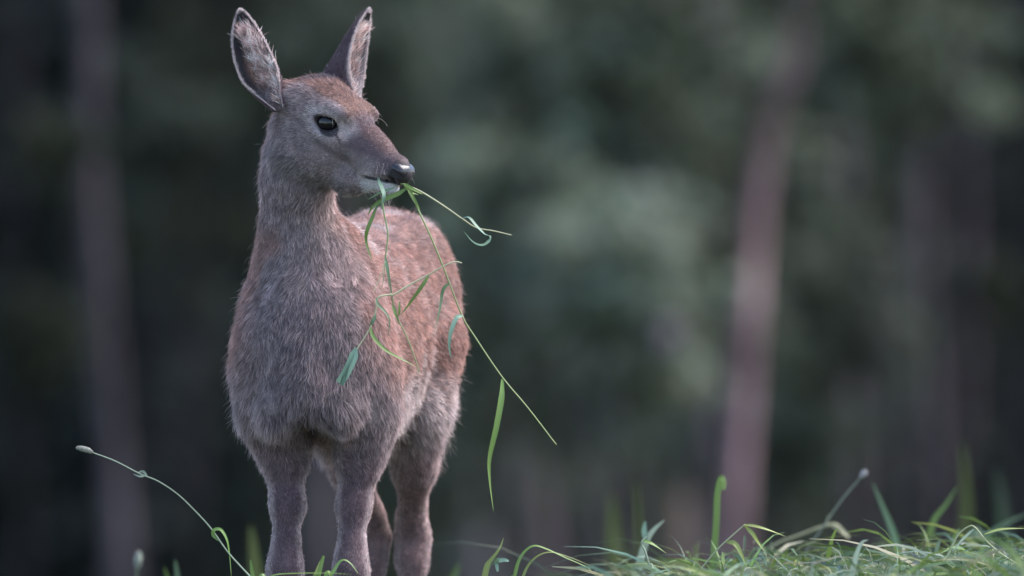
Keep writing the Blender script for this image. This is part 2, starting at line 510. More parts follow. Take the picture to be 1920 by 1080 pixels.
PSI, PIT = R(52), R(29)
HF = np.array((math.sin(PSI) * math.cos(PIT), -math.cos(PSI) * math.cos(PIT), -math.sin(PIT)))
HL = np.array((math.cos(PSI), math.sin(PSI), 0.0))
HU = np.array((math.sin(PSI) * math.sin(PIT), -math.cos(PSI) * math.sin(PIT), math.cos(PIT)))
OY = -0.02
H0 = P(643, 235, OY)
def H(x, y, z): return H0 + HF * x + HL * y + HU * z
def head_local(p):
    q = p - H0
    return np.stack((q @ HF, q @ HL, q @ HU), -1)
def body_local(p):
    q = p - B0
    return np.stack((q @ BB, q @ BL, q[:, 2]), -1)

# ---- signed distance pieces
class Field:
    def __init__(self, axes):
        self.ax = axes
        self.v = np.full([len(a) for a in axes], 1.0, np.float32)
    def region(self, lo, hi):
        return tuple(slice(max(0, int(np.searchsorted(a, l)) - 1), min(len(a), int(np.searchsorted(a, h)) + 1)) for a, l, h in zip(self.ax, lo, hi))
    def pts(self, sl):
        g = np.meshgrid(*[a[s] for a, s in zip(self.ax, sl)], indexing='ij')
        return np.stack([x.ravel() for x in g], -1), g[0].shape
    def add(self, lo, hi, fn, k):
        m = k + 0.012
        sl = self.region(np.asarray(lo) - m, np.asarray(hi) + m)
        p, sh = self.pts(sl)
        if not len(p): return
        d = fn(p).reshape(sh).astype(np.float32)
        a = self.v[sl]
        h = np.clip(0.5 + 0.5 * (a - d) / k, 0, 1)
        self.v[sl] = a + (d - a) * h - k * h * (1 - h)
    def cut(self, lo, hi, fn, k):
        m = k + 0.006
        sl = self.region(np.asarray(lo) - m, np.asarray(hi) + m)
        p, sh = self.pts(sl)
        if not len(p): return
        d = -fn(p).reshape(sh).astype(np.float32)
        a = self.v[sl]
        h = np.clip(0.5 - 0.5 * (a - d) / k, 0, 1)
        self.v[sl] = a + (d - a) * h + k * h * (1 - h)
    def cone(self, a, b, r1, r2, k=0.02, cut=False):
        a, b = np.asarray(a, float), np.asarray(b, float)
        r = max(r1, r2)
        ba = b - a
        def fn(p):
            h = np.clip(((p - a) @ ba) / (ba @ ba), 0, 1)
            return np.linalg.norm(p - a - h[:, None] * ba, axis=1) - (r1 + (r2 - r1) * h)
        (self.cut if cut else self.add)(np.minimum(a, b) - r, np.maximum(a, b) + r, fn, k)
    def chain(self, pts, rad, k=0.02):
        for i in range(len(pts) - 1):
            self.cone(pts[i], pts[i + 1], rad[i], rad[i + 1], k)
    def ell(self, c, axes, radii, k=0.02, cut=False):
        c = np.asarray(c, float); M = np.asarray(axes, float); r = np.asarray(radii, float)
        ext = np.sqrt(((M * r[:, None]) ** 2).sum(0))
        def fn(p):
            q = (p - c) @ M.T
            k0 = np.linalg.norm(q / r, axis=1)
            k1 = np.linalg.norm(q / (r * r), axis=1) + 1e-9
            return k0 * (k0 - 1) / k1
        (self.cut if cut else self.add)(c - ext, c + ext, fn, k)

def surface_nets(F):
    v, ax = F.v, F.ax
    ins = v < 0
    n = ins.shape
    cnt = np.zeros([x - 1 for x in n], np.int8)
    for dx in (0, 1):
        for dy in (0, 1):
            for dz in (0, 1):
                cnt += ins[dx:n[0] - 1 + dx, dy:n[1] - 1 + dy, dz:n[2] - 1 + dz]
    act = np.argwhere((cnt > 0) & (cnt < 8))
    idx = np.full(cnt.shape, -1, np.int32)
    idx[tuple(act.T)] = np.arange(len(act))
    acc = np.zeros((len(act), 3)); num = np.zeros(len(act))
    cor = [(a, b, c) for a in (0, 1) for b in (0, 1) for c in (0, 1)]
    cv = {c: v[act[:, 0] + c[0], act[:, 1] + c[1], act[:, 2] + c[2]] for c in cor}
    for c in cor:
        for d in range(3):
            if c[d]: continue
            e = list(c); e[d] = 1; e = tuple(e)
            m = (cv[c] < 0) != (cv[e] < 0)
            t = cv[c] / np.where(m, cv[c] - cv[e], 1)
            pt = np.tile(np.array(c, float), (len(act), 1)); pt[:, d] = t
            acc[m] += pt[m]; num[m] += 1
    pos = act + acc / num[:, None]
    out = np.stack([np.interp(pos[:, d], np.arange(n[d]), ax[d]) for d in range(3)], -1)
    quads = []
    for d in range(3):
        a, b = (d + 1) % 3, (d + 2) % 3
        s0 = [slice(None)] * 3; s1 = [slice(None)] * 3
        s0[d] = slice(0, -1); s1[d] = slice(1, None)
        i0, i1 = ins[tuple(s0)], ins[tuple(s1)]
        for flip in (False, True):
            e = np.argwhere((i0 & ~i1) if not flip else (~i0 & i1))
            ok = (e[:, a] > 0) & (e[:, b] > 0) & (e[:, a] < n[a] - 1) & (e[:, b] < n[b] - 1)
            e = e[ok]
            q = []
            for (da, db) in ((-1, -1), (0, -1), (0, 0), (-1, 0)):
                c = e.copy(); c[:, a] += da; c[:, b] += db
                q.append(idx[c[:, 0], c[:, 1], c[:, 2]])
            q = np.stack(q, -1)
            if flip: q = q[:, ::-1]
            quads.append(q)
    return out, np.concatenate(quads)

def graded(lo, hi, flo, fhi, fine, coarse):
    a = np.arange(lo, flo, coarse); b = np.arange(flo, fhi, fine); c = np.arange(fhi, hi + coarse, coarse)
    return np.concatenate((a, b, c))

hx = (-0.46, -0.165); hy = (-0.19, 0.12); hz = (0.975, 1.275)
F = Field((graded(-0.62, 0.06, *hx, 0.0024, 0.007), graded(-0.22, 1.02, *hy, 0.0024, 0.008), graded(-0.01, 1.30, *hz, 0.0024, 0.007)))

# trunk: an elliptical loft along the body axis     s,   zc,   half width, half height
ST = np.array([(-0.050, 0.705, 0.02, 0.03), (-0.035, 0.705, 0.065, 0.080), (0.0, 0.715, 0.100, 0.125), (0.06, 0.725, 0.114, 0.160),
               (0.15, 0.735, 0.122, 0.200), (0.30, 0.715, 0.132, 0.215), (0.45, 0.735, 0.136, 0.205), (0.58, 0.775, 0.134, 0.185),
               (0.68, 0.815, 0.126, 0.168), (0.78, 0.83, 0.105, 0.130), (0.84, 0.825, 0.06, 0.075), (0.86, 0.825, 0.02, 0.03)])
def f_trunk(p):
    q = body_local(p)
    zc, w, h = (np.interp(q[:, 0], ST[:, 0], ST[:, i]) for i in (1, 2, 3))
    w = w * (1 - 0.46 * np.clip((zc - q[:, 2]) / h, 0, 1) ** 1.4 * sstep(0.5, 0.1, q[:, 0]))
    e = np.sqrt((q[:, 1] / w) ** 2 + ((q[:, 2] - zc) / h) ** 2)
    d = (e - 1) * np.minimum(w, h)
    end = np.maximum(ST[0, 0] - q[:, 0], q[:, 0] - ST[-1, 0])
    return np.maximum(d, end)
F.add((-0.60, -0.12, 0.44), (0.0, 0.94, 1.02), f_trunk, 0.03)
BM = np.stack((BB, BL, (0, 0, 1)))
# shoulders, withers, brisket, hips
for sg in (-1, 1):
    F.ell(B(0.085, sg * 0.093 - 0.006, 0.672), BM, (0.095, 0.058, 0.138), 0.05)
    F.ell(B(0.66, sg * 0.070, 0.74), BM, (0.135, 0.068, 0.20), 0.05)
F.ell(B(0.17, 0, 0.90), BM, (0.13, 0.05, 0.06), 0.05)
F.ell(B(-0.005, 0.012, 0.640), BM, (0.06, 0.055, 0.075), 0.05)
F.ell(B(0.000, 0.066, 0.605), BM, (0.050, 0.038, 0.05), 0.03)
F.ell(B(0.000, -0.055, 0.605), BM, (0.050, 0.038, 0.05), 0.03)
# neck
neck = [P(574, 650, 0.09), P(570, 560, 0.115), P(563, 470, 0.11), P(558, 400, 0.09), P(554, 320, 0.07), P(555, 245, 0.055)]
F.chain(neck, [0.118, 0.098, 0.072, 0.056, 0.050, 0.050], 0.04)
F.chain([P(570, 560, 0.16), P(560, 470, 0.15), P(556, 380, 0.115), P(552, 290, 0.085)], [0.082, 0.056, 0.045, 0.042], 0.035)
# forelegs
FL = {}
for sg, t0, t1 in ((-1, -0.076, -0.054), (1, 0.092, 0.073)):
    pts = [B(0.075, t0, 0.66), B(0.085, t0, 0.585), B(0.090, (t0 + t1) / 2, 0.515), B(0.075, t1, 0.42), B(0.06, t1, 0.345), B(0.052, t1, 0.300), B(0.060, t1, 0.262),
           B(0.066, t1, 0.19), B(0.062, t1, 0.115), B(0.052, t1, 0.09), B(0.030, t1, 0.05), B(0.018, t1, 0.035)]
    F.chain(pts, [0.066, 0.053, 0.039, 0.0258, 0.0192, 0.0262, 0.022, 0.0170, 0.019, 0.022, 0.018, 0.016], 0.035)
    FL[sg] = pts
# hind legs
HLG = {}
for sg, t0, t1 in ((-1, -0.085, -0.046), (1, 0.085, 0.036)):
    pts = [B(0.60, t0, 0.72), B(0.575, t0 * 1.02, 0.61), B(0.66, (t0 + t1) / 2, 0.475), B(0.745, t1, 0.385), B(0.770, t1, 0.345), B(0.755, t1, 0.30),
           B(0.735, t1, 0.20), B(0.725, t1, 0.12), B(0.715, t1, 0.09), B(0.690, t1, 0.05), B(0.678, t1, 0.035)]
    F.chain(pts, [0.088, 0.058, 0.034, 0.0225, 0.0265, 0.0245, 0.019, 0.020, 0.022, 0.018, 0.016], 0.03)
    F.cone(B(0.70, (t0 + t1) / 2, 0.50), B(0.785, t1, 0.375), 0.022, 0.016, 0.02)      # tendon to the point of the hock
    HLG[sg] = pts
# tail
F.chain([B(0.83, 0, 0.88), B(0.875, 0.0, 0.84), B(0.885, 0, 0.76)], [0.03, 0.024, 0.014], 0.03)

F.ell(B(-0.005, 0.006, 0.535), BM, (0.09, 0.032, 0.055), 0.03, cut=True)     # hollow between brisket and forelegs
# head
HM = np.stack((HF, HL, HU))
F.ell(H(-0.045, 0, 0.006), HM, (0.078, 0.056, 0.053), 0.03)
F.ell(H(-0.012, 0, 0.024), HM, (0.052, 0.050, 0.026), 0.02)
F.cone(H(0.015, 0, -0.013), H(0.148, 0, -0.013), 0.045, 0.0265, 0.025)
F.ell(H(0.05, 0, 0.008), HM, (0.07, 0.024, 0.024), 0.02)
F.cone(H(0.155, 0, -0.010), H(0.166, 0, -0.012), 0.024, 0.022, 0.012)
F.cone(H(0.060, 0, -0.078), H(-0.045, 0, -0.083), 0.028, 0.042, 0.03)
F.cone(H(0.135, 0, -0.053), H(0.060, 0, -0.078), 0.0135, 0.028, 0.02)
F.ell(H(0.153, 0, -0.0475), HM, (0.020, 0.0175, 0.013), 0.008)
for sg in (-1, 1):
    F.ell(H(-0.02, sg * 0.036, -0.048), HM, (0.060, 0.024, 0.052), 0.03)
    F.ell(H(0.112, sg * 0.017, -0.030), HM, (0.045, 0.014, 0.022), 0.012)
    F.ell(H(-0.002, sg * 0.0435, 0.030), unit(np.stack((HF + 0.25 * HU, HL, HU - 0.25 * HF))), (0.036, 0.018, 0.016), 0.018)
    F.ell(H(-0.005, sg * 0.046, -0.018), HM, (0.040, 0.016, 0.016), 0.02)
# ear roots
F.cone(H(-0.080, -0.030, 0.010), P(526, 178, OY + 0.03), 0.034, 0.024, 0.03)
F.cone(H(-0.080, 0.030, 0.020), P(640, 163, OY + 0.075), 0.034, 0.022, 0.03)
# throat
F.chain([H(-0.045, 0, -0.075), P(560, 340, 0.05)], [0.048, 0.055], 0.04)
# eye openings
EYE_N, EYE_H, EYE_C = {}, {}, {}
for sg in (-1, 1):
    n = unit(HF * 0.34 + HL * sg * 0.93 + HU * 0.10)
    h = HF + HU * 0.30
    h = unit(h - n * (h @ n)); vv = np.cross(n, h)
    c = H(-0.008, sg * 0.0325, 0.0)
    EYE_N[sg], EYE_H[sg], EYE_C[sg] = n, h, c
    F.ell(c, np.stack((h, vv, n)), (0.034, 0.0265, 0.0262), 0.012)           # lids over the ball
    F.ell(c + n * 0.033 + HU * 0.0015, np.stack((h, vv, n)), (0.0275, 0.0160, 0.026), 0.006, cut=True)
    F.cone(c + n * 0.021 + h * 0.018, c + n * 0.015 + h * 0.036 - vv * 0.002 * 0 + HU * -0.008, 0.004, 0.002, 0.005, cut=True)   # preorbital crease
# mouth slit, all round the muzzle
mp = [H(0.112, -0.034, -0.049), H(0.140, -0.031, -0.0385), H(0.165, -0.024, -0.0305), H(0.182, 0, -0.027), H(0.165, 0.024, -0.0305), H(0.140, 0.031, -0.0385), H(0.112, 0.034, -0.049)]
for i in range(6):
    F.cone(mp[i], mp[i + 1], 0.0085 if i in (1, 2, 3, 4) else 0.006, 0.0085 if i in (1, 2, 3) else 0.006, 0.003, cut=True)
for i in range(1, 5):
    F.cone(mp[i] * 0.55 + H(0.14, 0, -0.036) * 0.45, mp[i + 1] * 0.55 + H(0.14, 0, -0.036) * 0.45, 0.003, 0.003, 0.003, cut=True)

bv, bq = surface_nets(F)
del F

# ---- pigment of skin and coat as a function of place, some painted light included
GREY = np.array((0.335, 0.258, 0.256))
DGREY = np.array((0.138, 0.098, 0.105))
RED = np.array((0.370, 0.210, 0.172))
RUST = np.array((0.285, 0.160, 0.125))
PALE = np.array((0.570, 0.470, 0.455))
WHITE = np.array((0.720, 0.670, 0.670))
DARK = np.array((0.040, 0.032, 0.036))

def mixc(c, col, w):
    w = np.clip(w, 0, 1)[:, None]
    return c * (1 - w) + col * w

def head_w(p):
    q = head_local(p)
    w = sstep(-0.155, -0.095, q[:, 0] + 0.35 * q[:, 2])
    return w * np.maximum(sstep(0.985, 1.03, p[:, 2]), sstep(0.02, 0.06, q[:, 0])) * sstep(-0.155, -0.10, q[:, 2])

def pigment(p, nrm):
    hq, bq_ = head_local(p), body_local(p)
    hw = head_w(p)
    s, t, z = bq_.T
    nA, nB, nC = N1(p, 0.035), N2(p, 0.013), N3(p, 0.09)
    # trunk and neck
    back = sstep(0.02, 0.16, s + 0.10 * nC * 0.5)
    red = back * sstep(0.55, 0.68, z + 0.04 * nA)
    c = np.tile(GREY, (len(p), 1))
    c = mixc(c, DGREY, 0.45 * sstep(0.10, -0.01, s) * sstep(0.10, 0.02, np.abs(t - 0.015)) * sstep(0.90, 0.72, z) * sstep(0.5, 0.6, z))
    c = mixc(c, RED, 0.92 * red)
    c = mixc(c, RUST, 0.45 * red * sstep(0.0, 0.5, nA + nC * 0.6))
    c = mixc(c, PALE * 1.1, 0.80 * red * sstep(0.12, 0.42, N3(p + 3.3, 0.036) + 0.25 * nB))
    c = mixc(c, DGREY, 0.5 * red * sstep(0.15, 0.5, N2(p + 7.7, 0.03)))
    edge = sstep(-0.015, 0.025, np.abs(t) - (0.068 + (0.89 - z) * 0.34) + 0.02 * nA) * sstep(0.55, 0.64, z) * sstep(0.97, 0.92, z)
    c = mixc(c, RED, 0.80 * edge * (1 - hw))
    # flank edge of the shoulder
    side = sstep(0.075, 0.13, np.abs(t))
    c = mixc(c, RED, 0.50 * side * (1 - back) * sstep(0.62, 0.72, z) * (1 - hw))
    # belly and lower flank
    c = mixc(c, PALE, 0.75 * sstep(0.12, 0.2, s) * sstep(0.70, 0.60, z + 0.03 * nA) * sstep(0.46, 0.52, z))
    # nape
    nape = sstep(-0.015, 0.03, p[:, 1] - np.interp(z, [0.72, 0.81, 0.90, 0.97, 1.05, 1.125], [0.09, 0.115, 0.11, 0.09, 0.07, 0.055])) * sstep(0.86, 0.94, z) * (1 - back * 0.4) * sstep(-0.02, 0.03, 0.2 - s)
    c = mixc(c, RED * 0.95, 1.0 * nape * (1 - hw))
    # legs
    leg = sstep(0.60, 0.44, z)
    c = mixc(c, GREY * np.array((0.80, 0.64, 0.66)), leg)
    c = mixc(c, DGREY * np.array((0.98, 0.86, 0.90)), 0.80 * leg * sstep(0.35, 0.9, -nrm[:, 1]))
    c = mixc(c, PALE, 0.6 * leg * sstep(0.55, 0.9, np.abs(nrm[:, 0])))  # pale sides paint in the backlit rim of the legs
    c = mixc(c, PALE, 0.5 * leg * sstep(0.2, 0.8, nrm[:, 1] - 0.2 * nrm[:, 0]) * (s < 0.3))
    hind = sstep(0.4, 0.5, s) * leg
    c = mixc(c, RED * 0.8 + GREY * 0.25, 0.35 * hind)
    # armpit and hollow between the forelegs: coat darkened to paint in shade
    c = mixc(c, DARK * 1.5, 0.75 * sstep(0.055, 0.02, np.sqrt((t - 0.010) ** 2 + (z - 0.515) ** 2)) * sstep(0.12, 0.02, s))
    # head
    x, y, u = hq.T
    ay = np.abs(y)
    ch = np.tile(GREY * 1.02, (len(p), 1))
    ch = mixc(ch, RUST * 0.85, 0.95 * sstep(0.026, 0.044, u + 0.006 * nB - 0.10 * x * (x < 0)) * sstep(0.058, 0.030, x) * sstep(0.055, 0.040, ay))
    ch = mixc(ch, DGREY * 0.6, 0.95 * sstep(0.020, 0.008, np.abs(x + 0.088 + 0.3 * (ay - 0.02))) * sstep(0.0, 0.02, u) * sstep(0.05, 0.03, ay))
    ch = mixc(ch, RUST, 0.7 * sstep(-0.100, -0.112, x) * sstep(-0.01, 0.02, u))
    ch = mixc(ch, DGREY * 0.80 + np.array((0.025, 0.004, 0.008)), 0.88 * sstep(0.020, 0.045, x) * sstep(-0.030, -0.008, u - 0.10 * (x - 0.04)) * sstep(0.175, 0.15, x))
    ch = mixc(ch, RUST * 0.8, 0.5 * sstep(0.05, 0.08, x) * sstep(0.010, 0.022, u + 0.10 * (x - 0.07)))
    ch = mixc(ch, DGREY * 0.75, 0.6 * sstep(0.118, 0.150, x) * sstep(-0.036, -0.020, u))
    for sg in (-1, 1):
        e = p - (EYE_C[sg] + EYE_N[sg] * 0.02)
        eh = e @ EYE_H[sg]; ev = e @ np.cross(EYE_N[sg], EYE_H[sg]) * (1 if sg > 0 else 1)
        evu = e @ HU
        rr = np.sqrt(((eh - 0.003) / 0.0350) ** 2 + (evu / 0.0200) ** 2) + 9 * (y * sg < 0.01)
        ch = mixc(ch, PALE * 1.15, 0.9 * sstep(1.65, 1.15, rr) * sstep(0.72, 0.90, rr) * (0.45 + 0.55 * sstep(-0.02, 0.012, evu)))
        ch = mixc(ch, PALE * 0.9, 0.6 * (y * sg > 0.01) * sstep(0.022, 0.010, np.sqrt((eh - 0.038) ** 2 * 0.3 + (evu - 0.016) ** 2)))
        ch = mixc(ch, DARK, 0.96 * sstep(0.84, 0.72, rr))
        cr = np.abs(evu + 0.004 + (eh - 0.026) * 0.9)
        ch = mixc(ch, DARK * 1.6, 0.85 * (y * sg > 0.01) * sstep(0.0045, 0.002, cr) * sstep(0.022, 0.027, eh) * sstep(0.043, 0.037, eh))
        ch = mixc(ch, DGREY, 0.5 * (y * sg > 0.01) * sstep(0.010, 0.004, np.abs(evu + 0.034 + 0.12 * eh)) * sstep(0.03, 0.0, np.abs(eh - 0.022) - 0.02))
    # lips and chin
    lip = u + 0.049 - (x - 0.112) * 0.33
    ch = mixc(ch, PALE, 0.75 * sstep(0.026, 0.008, np.sqrt((x - 0.108) ** 2 + (lip) ** 2)))
    ch = mixc(ch, WHITE * 1.1, 0.97 * sstep(0.001, -0.004, lip) * sstep(0.100, 0.118, x))
    ch = mixc(ch, DGREY * 0.8, 0.5 * sstep(-0.062, -0.068, u - 0.2 * (x - 0.15)) * sstep(0.14, 0.16, x))
    ch = mixc(ch, DARK, 0.95 * sstep(0.0042, 0.0025, np.abs(lip)) * sstep(0.104, 0.114, x))
    ch = mixc(ch, DARK, 0.95 * sstep(0.154, 0.162, x) * sstep(-0.034, -0.030, u) * sstep(0.016, 0.008, u))
    ch = mixc(ch, np.array((0.16, 0.145, 0.12)), 0.55 * sstep(-0.080, -0.098, u) * sstep(0.13, 0.10, x))
    c = c * (1 - hw[:, None]) + ch * hw[:, None]
    c *= (1 + 0.10 * nA + 0.10 * nB)[:, None]
    return np.clip(c, 0.004, 0.9)

# vertex normals of the body
def mesh_normals(v, q):
    fn = np.cross(v[q[:, 2]] - v[q[:, 0]], v[q[:, 3]] - v[q[:, 1]])
    n = np.zeros_like(v)
    for i in range(4): np.add.at(n, q[:, i], fn)
    return unit(n)
bn = mesh_normals(bv, bq)

deer = empty('deer', (-0.35, 0.3, 0.0))
tag(deer, 'young brown deer standing in grass with head turned and stems in its mouth', 'deer')
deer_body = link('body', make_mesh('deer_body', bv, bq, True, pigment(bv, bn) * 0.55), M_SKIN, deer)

# ---- eyes
def uv_ball(c, axes, radii, nu=32, nv=20):
    th = np.linspace(0, math.pi, nv); ph = np.linspace(0, 2 * math.pi, nu, endpoint=False)
    T, Q = np.meshgrid(th, ph, indexing='ij')
    q = np.stack((np.sin(T) * np.cos(Q), np.sin(T) * np.sin(Q), np.cos(T)), -1).reshape(-1, 3) * radii
    v = q @ np.asarray(axes) + c
    i, j = np.meshgrid(np.arange(nv - 1), np.arange(nu), indexing='ij')
    i, j = i.ravel(), j.ravel(); k = (j + 1) % nu
    return v, np.stack((i * nu + j, (i + 1) * nu + j, (i + 1) * nu + k, i * nu + k), -1)
for sg in (-1, 1):
    n, h = EYE_N[sg], EYE_H[sg]
    v, f = uv_ball(EYE_C[sg], np.stack((h, np.cross(n, h), n)), (0.0262, 0.0235, 0.0230))
    e = link('eye', make_mesh('eye', v, f), M_EYE, deer)
    e['label'] = 'glossy dark brown eye with black lids'

# ---- nose pad with nostrils
NF = Field((np.arange(-0.27, -0.15, 0.0011), np.arange(-0.19, -0.07, 0.0011), np.arange(0.99, 1.10, 0.0011)))
NF.ell(H(0.170, 0, -0.010), HM, (0.0165, 0.0235, 0.0195), 0.005)
for sg in (-1, 1):
    NF.ell(H(0.165, sg * 0.0155, -0.005), HM, (0.0165, 0.0115, 0.0125), 0.006)
NF.ell(H(0.172, 0, -0.024), HM, (0.011, 0.0105, 0.010), 0.006)
for sg in (-1, 1):
    no = H(0.173, sg * 0.0195, -0.0105)
    tn = unit(-HF * 0.75 + HL * sg * 0.6 + HU * 0.30); dn_ = unit(HF * 0.55 + HL * sg * 0.8); dn_ = unit(dn_ - tn * (dn_ @ tn))
    NF.ell(no, np.stack((tn, dn_, np.cross(tn, dn_))), (0.0125, 0.0105, 0.0048), 0.003, cut=True)
    NF.cone(H(0.156, sg * 0.0290, -0.009), H(0.152, sg * 0.0285, 0.003), 0.0040, 0.0022, 0.003, cut=True)
NF.cone(H(0.190, 0, -0.004), H(0.184, 0, -0.032), 0.0018, 0.0022, 0.003, cut=True)
nv_, nq_ = surface_nets(NF)
del NF
q = head_local(nv_)
nc = np.tile(np.array((0.022, 0.019, 0.023)), (len(nv_), 1)) * (1 + 0.3 * N1(nv_, 0.006))[:, None]
nl = head_local(nv_)
for sg in (-1, 1):
    dn = np.linalg.norm((nv_ - H(0.172, sg * 0.019, -0.0105)) @ np.stack((unit(-HF * 0.75 + HL * sg * 0.6 + HU * 0.30), unit(HF * 0.55 + HL * sg * 0.8), HU)).T / np.array((0.0125, 0.009, 0.0052)), axis=1)
    nc = mixc(nc, np.array((0.008, 0.006, 0.007)), sstep(1.1, 0.85, dn))
nc = mixc(nc, np.array((0.016, 0.013, 0.015)), sstep(-0.018, -0.024, nl[:, 2]))
nose = link('nose', make_mesh('nose', nv_, nq_, True, nc), M_NOSE, deer)
nose['label'] = 'wet black nose pad with two nostrils'

# ---- hooves: two claws each
def hoof_mesh(base):
    V, Fq = [], []
    for sd in (-1, 1):
        rows = [(0.000, 0.030, 0.016, 0.0), (0.012, 0.028, 0.0155, 0.0), (0.030, 0.021, 0.014, -0.006), (0.044, 0.015, 0.012, -0.012)]
        o = len(V) * 0 + sum(len(x) for x in V)
        seg = 14
        ring = []
        for (zz, ln, wd, sh) in rows:
            for k in range(seg):
                a = 2 * math.pi * k / seg
                fx = math.cos(a) * ln * (1.25 if math.cos(a) > 0 else 0.8) - sh * -1
                ring.append(base + BB * -(fx) + BL * (sd * 0.0145 + math.sin(a) * wd * 0.9) + np.array((0, 0, zz)))
        ring.append(base + BL * sd * 0.0145 + np.array((0, 0, 0.046)))
        ring.append(base + BL * sd * 0.0145)
        V.append(np.array(ring))
        nr = len(rows)
        for r_ in range(nr - 1):
            for k in range(seg):
                k2 = (k + 1) % seg
                Fq.append((o + r_ * seg + k, o + r_ * seg + k2, o + (r_ + 1) * seg + k2, o + (r_ + 1) * seg + k))
        for k in range(0, seg):
            k2 = (k + 1) % seg
            Fq.append((o + (nr - 1) * seg + k, o + (nr - 1) * seg + k2, o + nr * seg, o + nr * seg))
    V = np.concatenate(V)
    Fq = np.array(Fq)
    tri = Fq[Fq[:, 2] == Fq[:, 3]][:, :3]; quad = Fq[Fq[:, 2] != Fq[:, 3]]
    return make_mesh('hoof', V, [quad, tri], True, np.tile((0.035, 0.03, 0.03), (len(V), 1)))
for legs in (FL, HLG):
    for sg in (-1, 1):
        b = legs[sg][-1].copy(); b[2] = 0.0
        link('hoof', hoof_mesh(b - BB * 0.004), M_HOOF, deer)

# ---- ears: curled leaf-shaped cups with real thickness
def ear_geom(base, tip, n, bulge, wmax, depth, nv=30, nu=21, thick=0.0030, skew=0.0):
    ax = unit(tip - base); L = np.linalg.norm(tip - base)
    n = unit(n - ax * (n @ ax)); w = np.cross(ax, n)
    vs = np.linspace(0, 1, nv); us = np.linspace(-1, 1, nu)
    V, U = np.meshgrid(vs, us, indexing='ij')
    W = np.where(V > 0.42, wmax * np.clip(1 - np.abs((V - 0.42) / 0.585) ** 2.1, 0, 1) ** 0.72, wmax * (0.34 + 0.66 * np.sin(np.clip(V / 0.42, 0, 1) * math.pi / 2)))
    D = depth * (1 - V) ** 0.55 * (1 + 0.5 * (1 - V) ** 3)
    curl = 1.0 - 0.40 * np.clip(1 - V / 0.35, 0, 1) * U ** 4
    ang = U * (1.05 + 0.75 * (1 - V))
    lat = W * np.sin(ang) / np.maximum(np.sin(np.minimum(1.05 + 0.75 * (1 - V), math.pi / 2)), 0.2) * curl
    dep = -D * (np.cos(ang) - np.cos(1.05)) * 1.6
    inner = base + ax * (V * L)[..., None] + w * (lat + skew * V * (1 - V) * 4)[..., None] + n * (dep + bulge * (V * (1 - V)) * 4)[..., None]
    # outward (back) direction for thickness
    du = np.gradient(inner, axis=1); dv = np.gradient(inner, axis=0)
    nn = unit(np.cross(du, dv))
    sgn = np.sign((nn * n).sum(-1).mean())
    nn *= sgn if sgn else 1
    outer = inner - nn * (thick * (0.35 + 0.65 * (1 - U ** 2)) * (1.0 + 1.2 * (1 - V)))[..., None]
    return inner, outer, nn, U, V
def grid_faces(nv, nu, off, flip):
    i, j = np.meshgrid(np.arange(nv - 1), np.arange(nu - 1), indexing='ij')
    a = (i * nu + j).ravel() + off
    f = np.stack((a, a + 1, a + nu + 1, a + nu), -1)
    return f[:, ::-1] if flip else f
# (base, tip, opening direction, dark side sign)
EARS = [(P(527, 203, OY + 0.030), P(451, 21, OY + 0.030), np.array((-0.10, -1.0, 0.05)), 0.010, 0.0345, 0.024, -1, -0.011),
        (P(624, 186, OY + 0.085), P(692, 20, OY + 0.095), np.array((0.94, -0.40, -0.05)), 0.000, 0.0370, 0.036, 1, 0.0)]
EARDATA = []
for (eb, et, en, bul, wm, dp, sg, sk) in EARS:
    inn, out, nn, U, V = ear_geom(eb, et, en, bul, wm, dp, skew=sk)
    nvv, nuu = U.shape
    v = np.concatenate((inn.reshape(-1, 3), out.reshape(-1, 3)))
    k = nvv * nuu
    rim = []
    for i in range(nvv - 1):
        rim.append((i * nuu, (i + 1) * nuu, k + (i + 1) * nuu, k + i * nuu))
        rim.append((i * nuu + nuu - 1, k + i * nuu + nuu - 1, k + (i + 1) * nuu + nuu - 1, (i + 1) * nuu + nuu - 1))
    for j in range(nuu - 1):
        o_ = (nvv - 1) * nuu + j
        rim.append((o_, o_ + 1, k + o_ + 1, k + o_))
    faces = np.concatenate((grid_faces(nvv, nuu, 0, False), grid_faces(nvv, nuu, k, True), np.array(rim)))
    EARDATA.append((inn, out, nn, U, V, eb, et, en, sg, v, faces))

def ear_color(U, V, sg, side):
    """pigment inside (side 0) and behind (side 1)"""
    u = U * 1.0
    n = np.zeros(U.shape + (3,)) + (DGREY * 0.55 + np.array((0.012, 0.0, 0.004)))
    if side == 1:
        n = n * (0.75 + 0.5 * (1 - V))[..., None]
    else:
        n = np.zeros(U.shape + (3,)) + DARK * 0.8
        pale = sstep(-0.42, -0.15, u) * sstep(0.88, 0.74, V) * sstep(1.0, 0.80, u + 0.25 * V - 0.1)
        n = n * (1 - pale[..., None]) + (PALE * 0.85) * pale[..., None]
        n = n * (1 - 0.8 * sstep(0.3, 0.1, V)[..., None]) + PALE * 0.7 * 0.8 * sstep(0.3, 0.1, V)[..., None]
        tan = sstep(0.34, 0.0, np.hypot((u + 0.15) * 0.7, V - 0.42)) * 0.8
        n = n * (1 - tan[..., None]) + np.array((0.34, 0.17, 0.115)) * tan[..., None]
    rimw = sstep(0.93, 0.985, np.abs(u)) * sstep(0.12, 0.3, V)
    rimw = np.maximum(rimw, sstep(0.96, 0.985, V))
    n = n * (1 - 0.8 * rimw[..., None]) + PALE * 0.95 * 0.8 * rimw[..., None]
    return n
EAR_OBJ = []
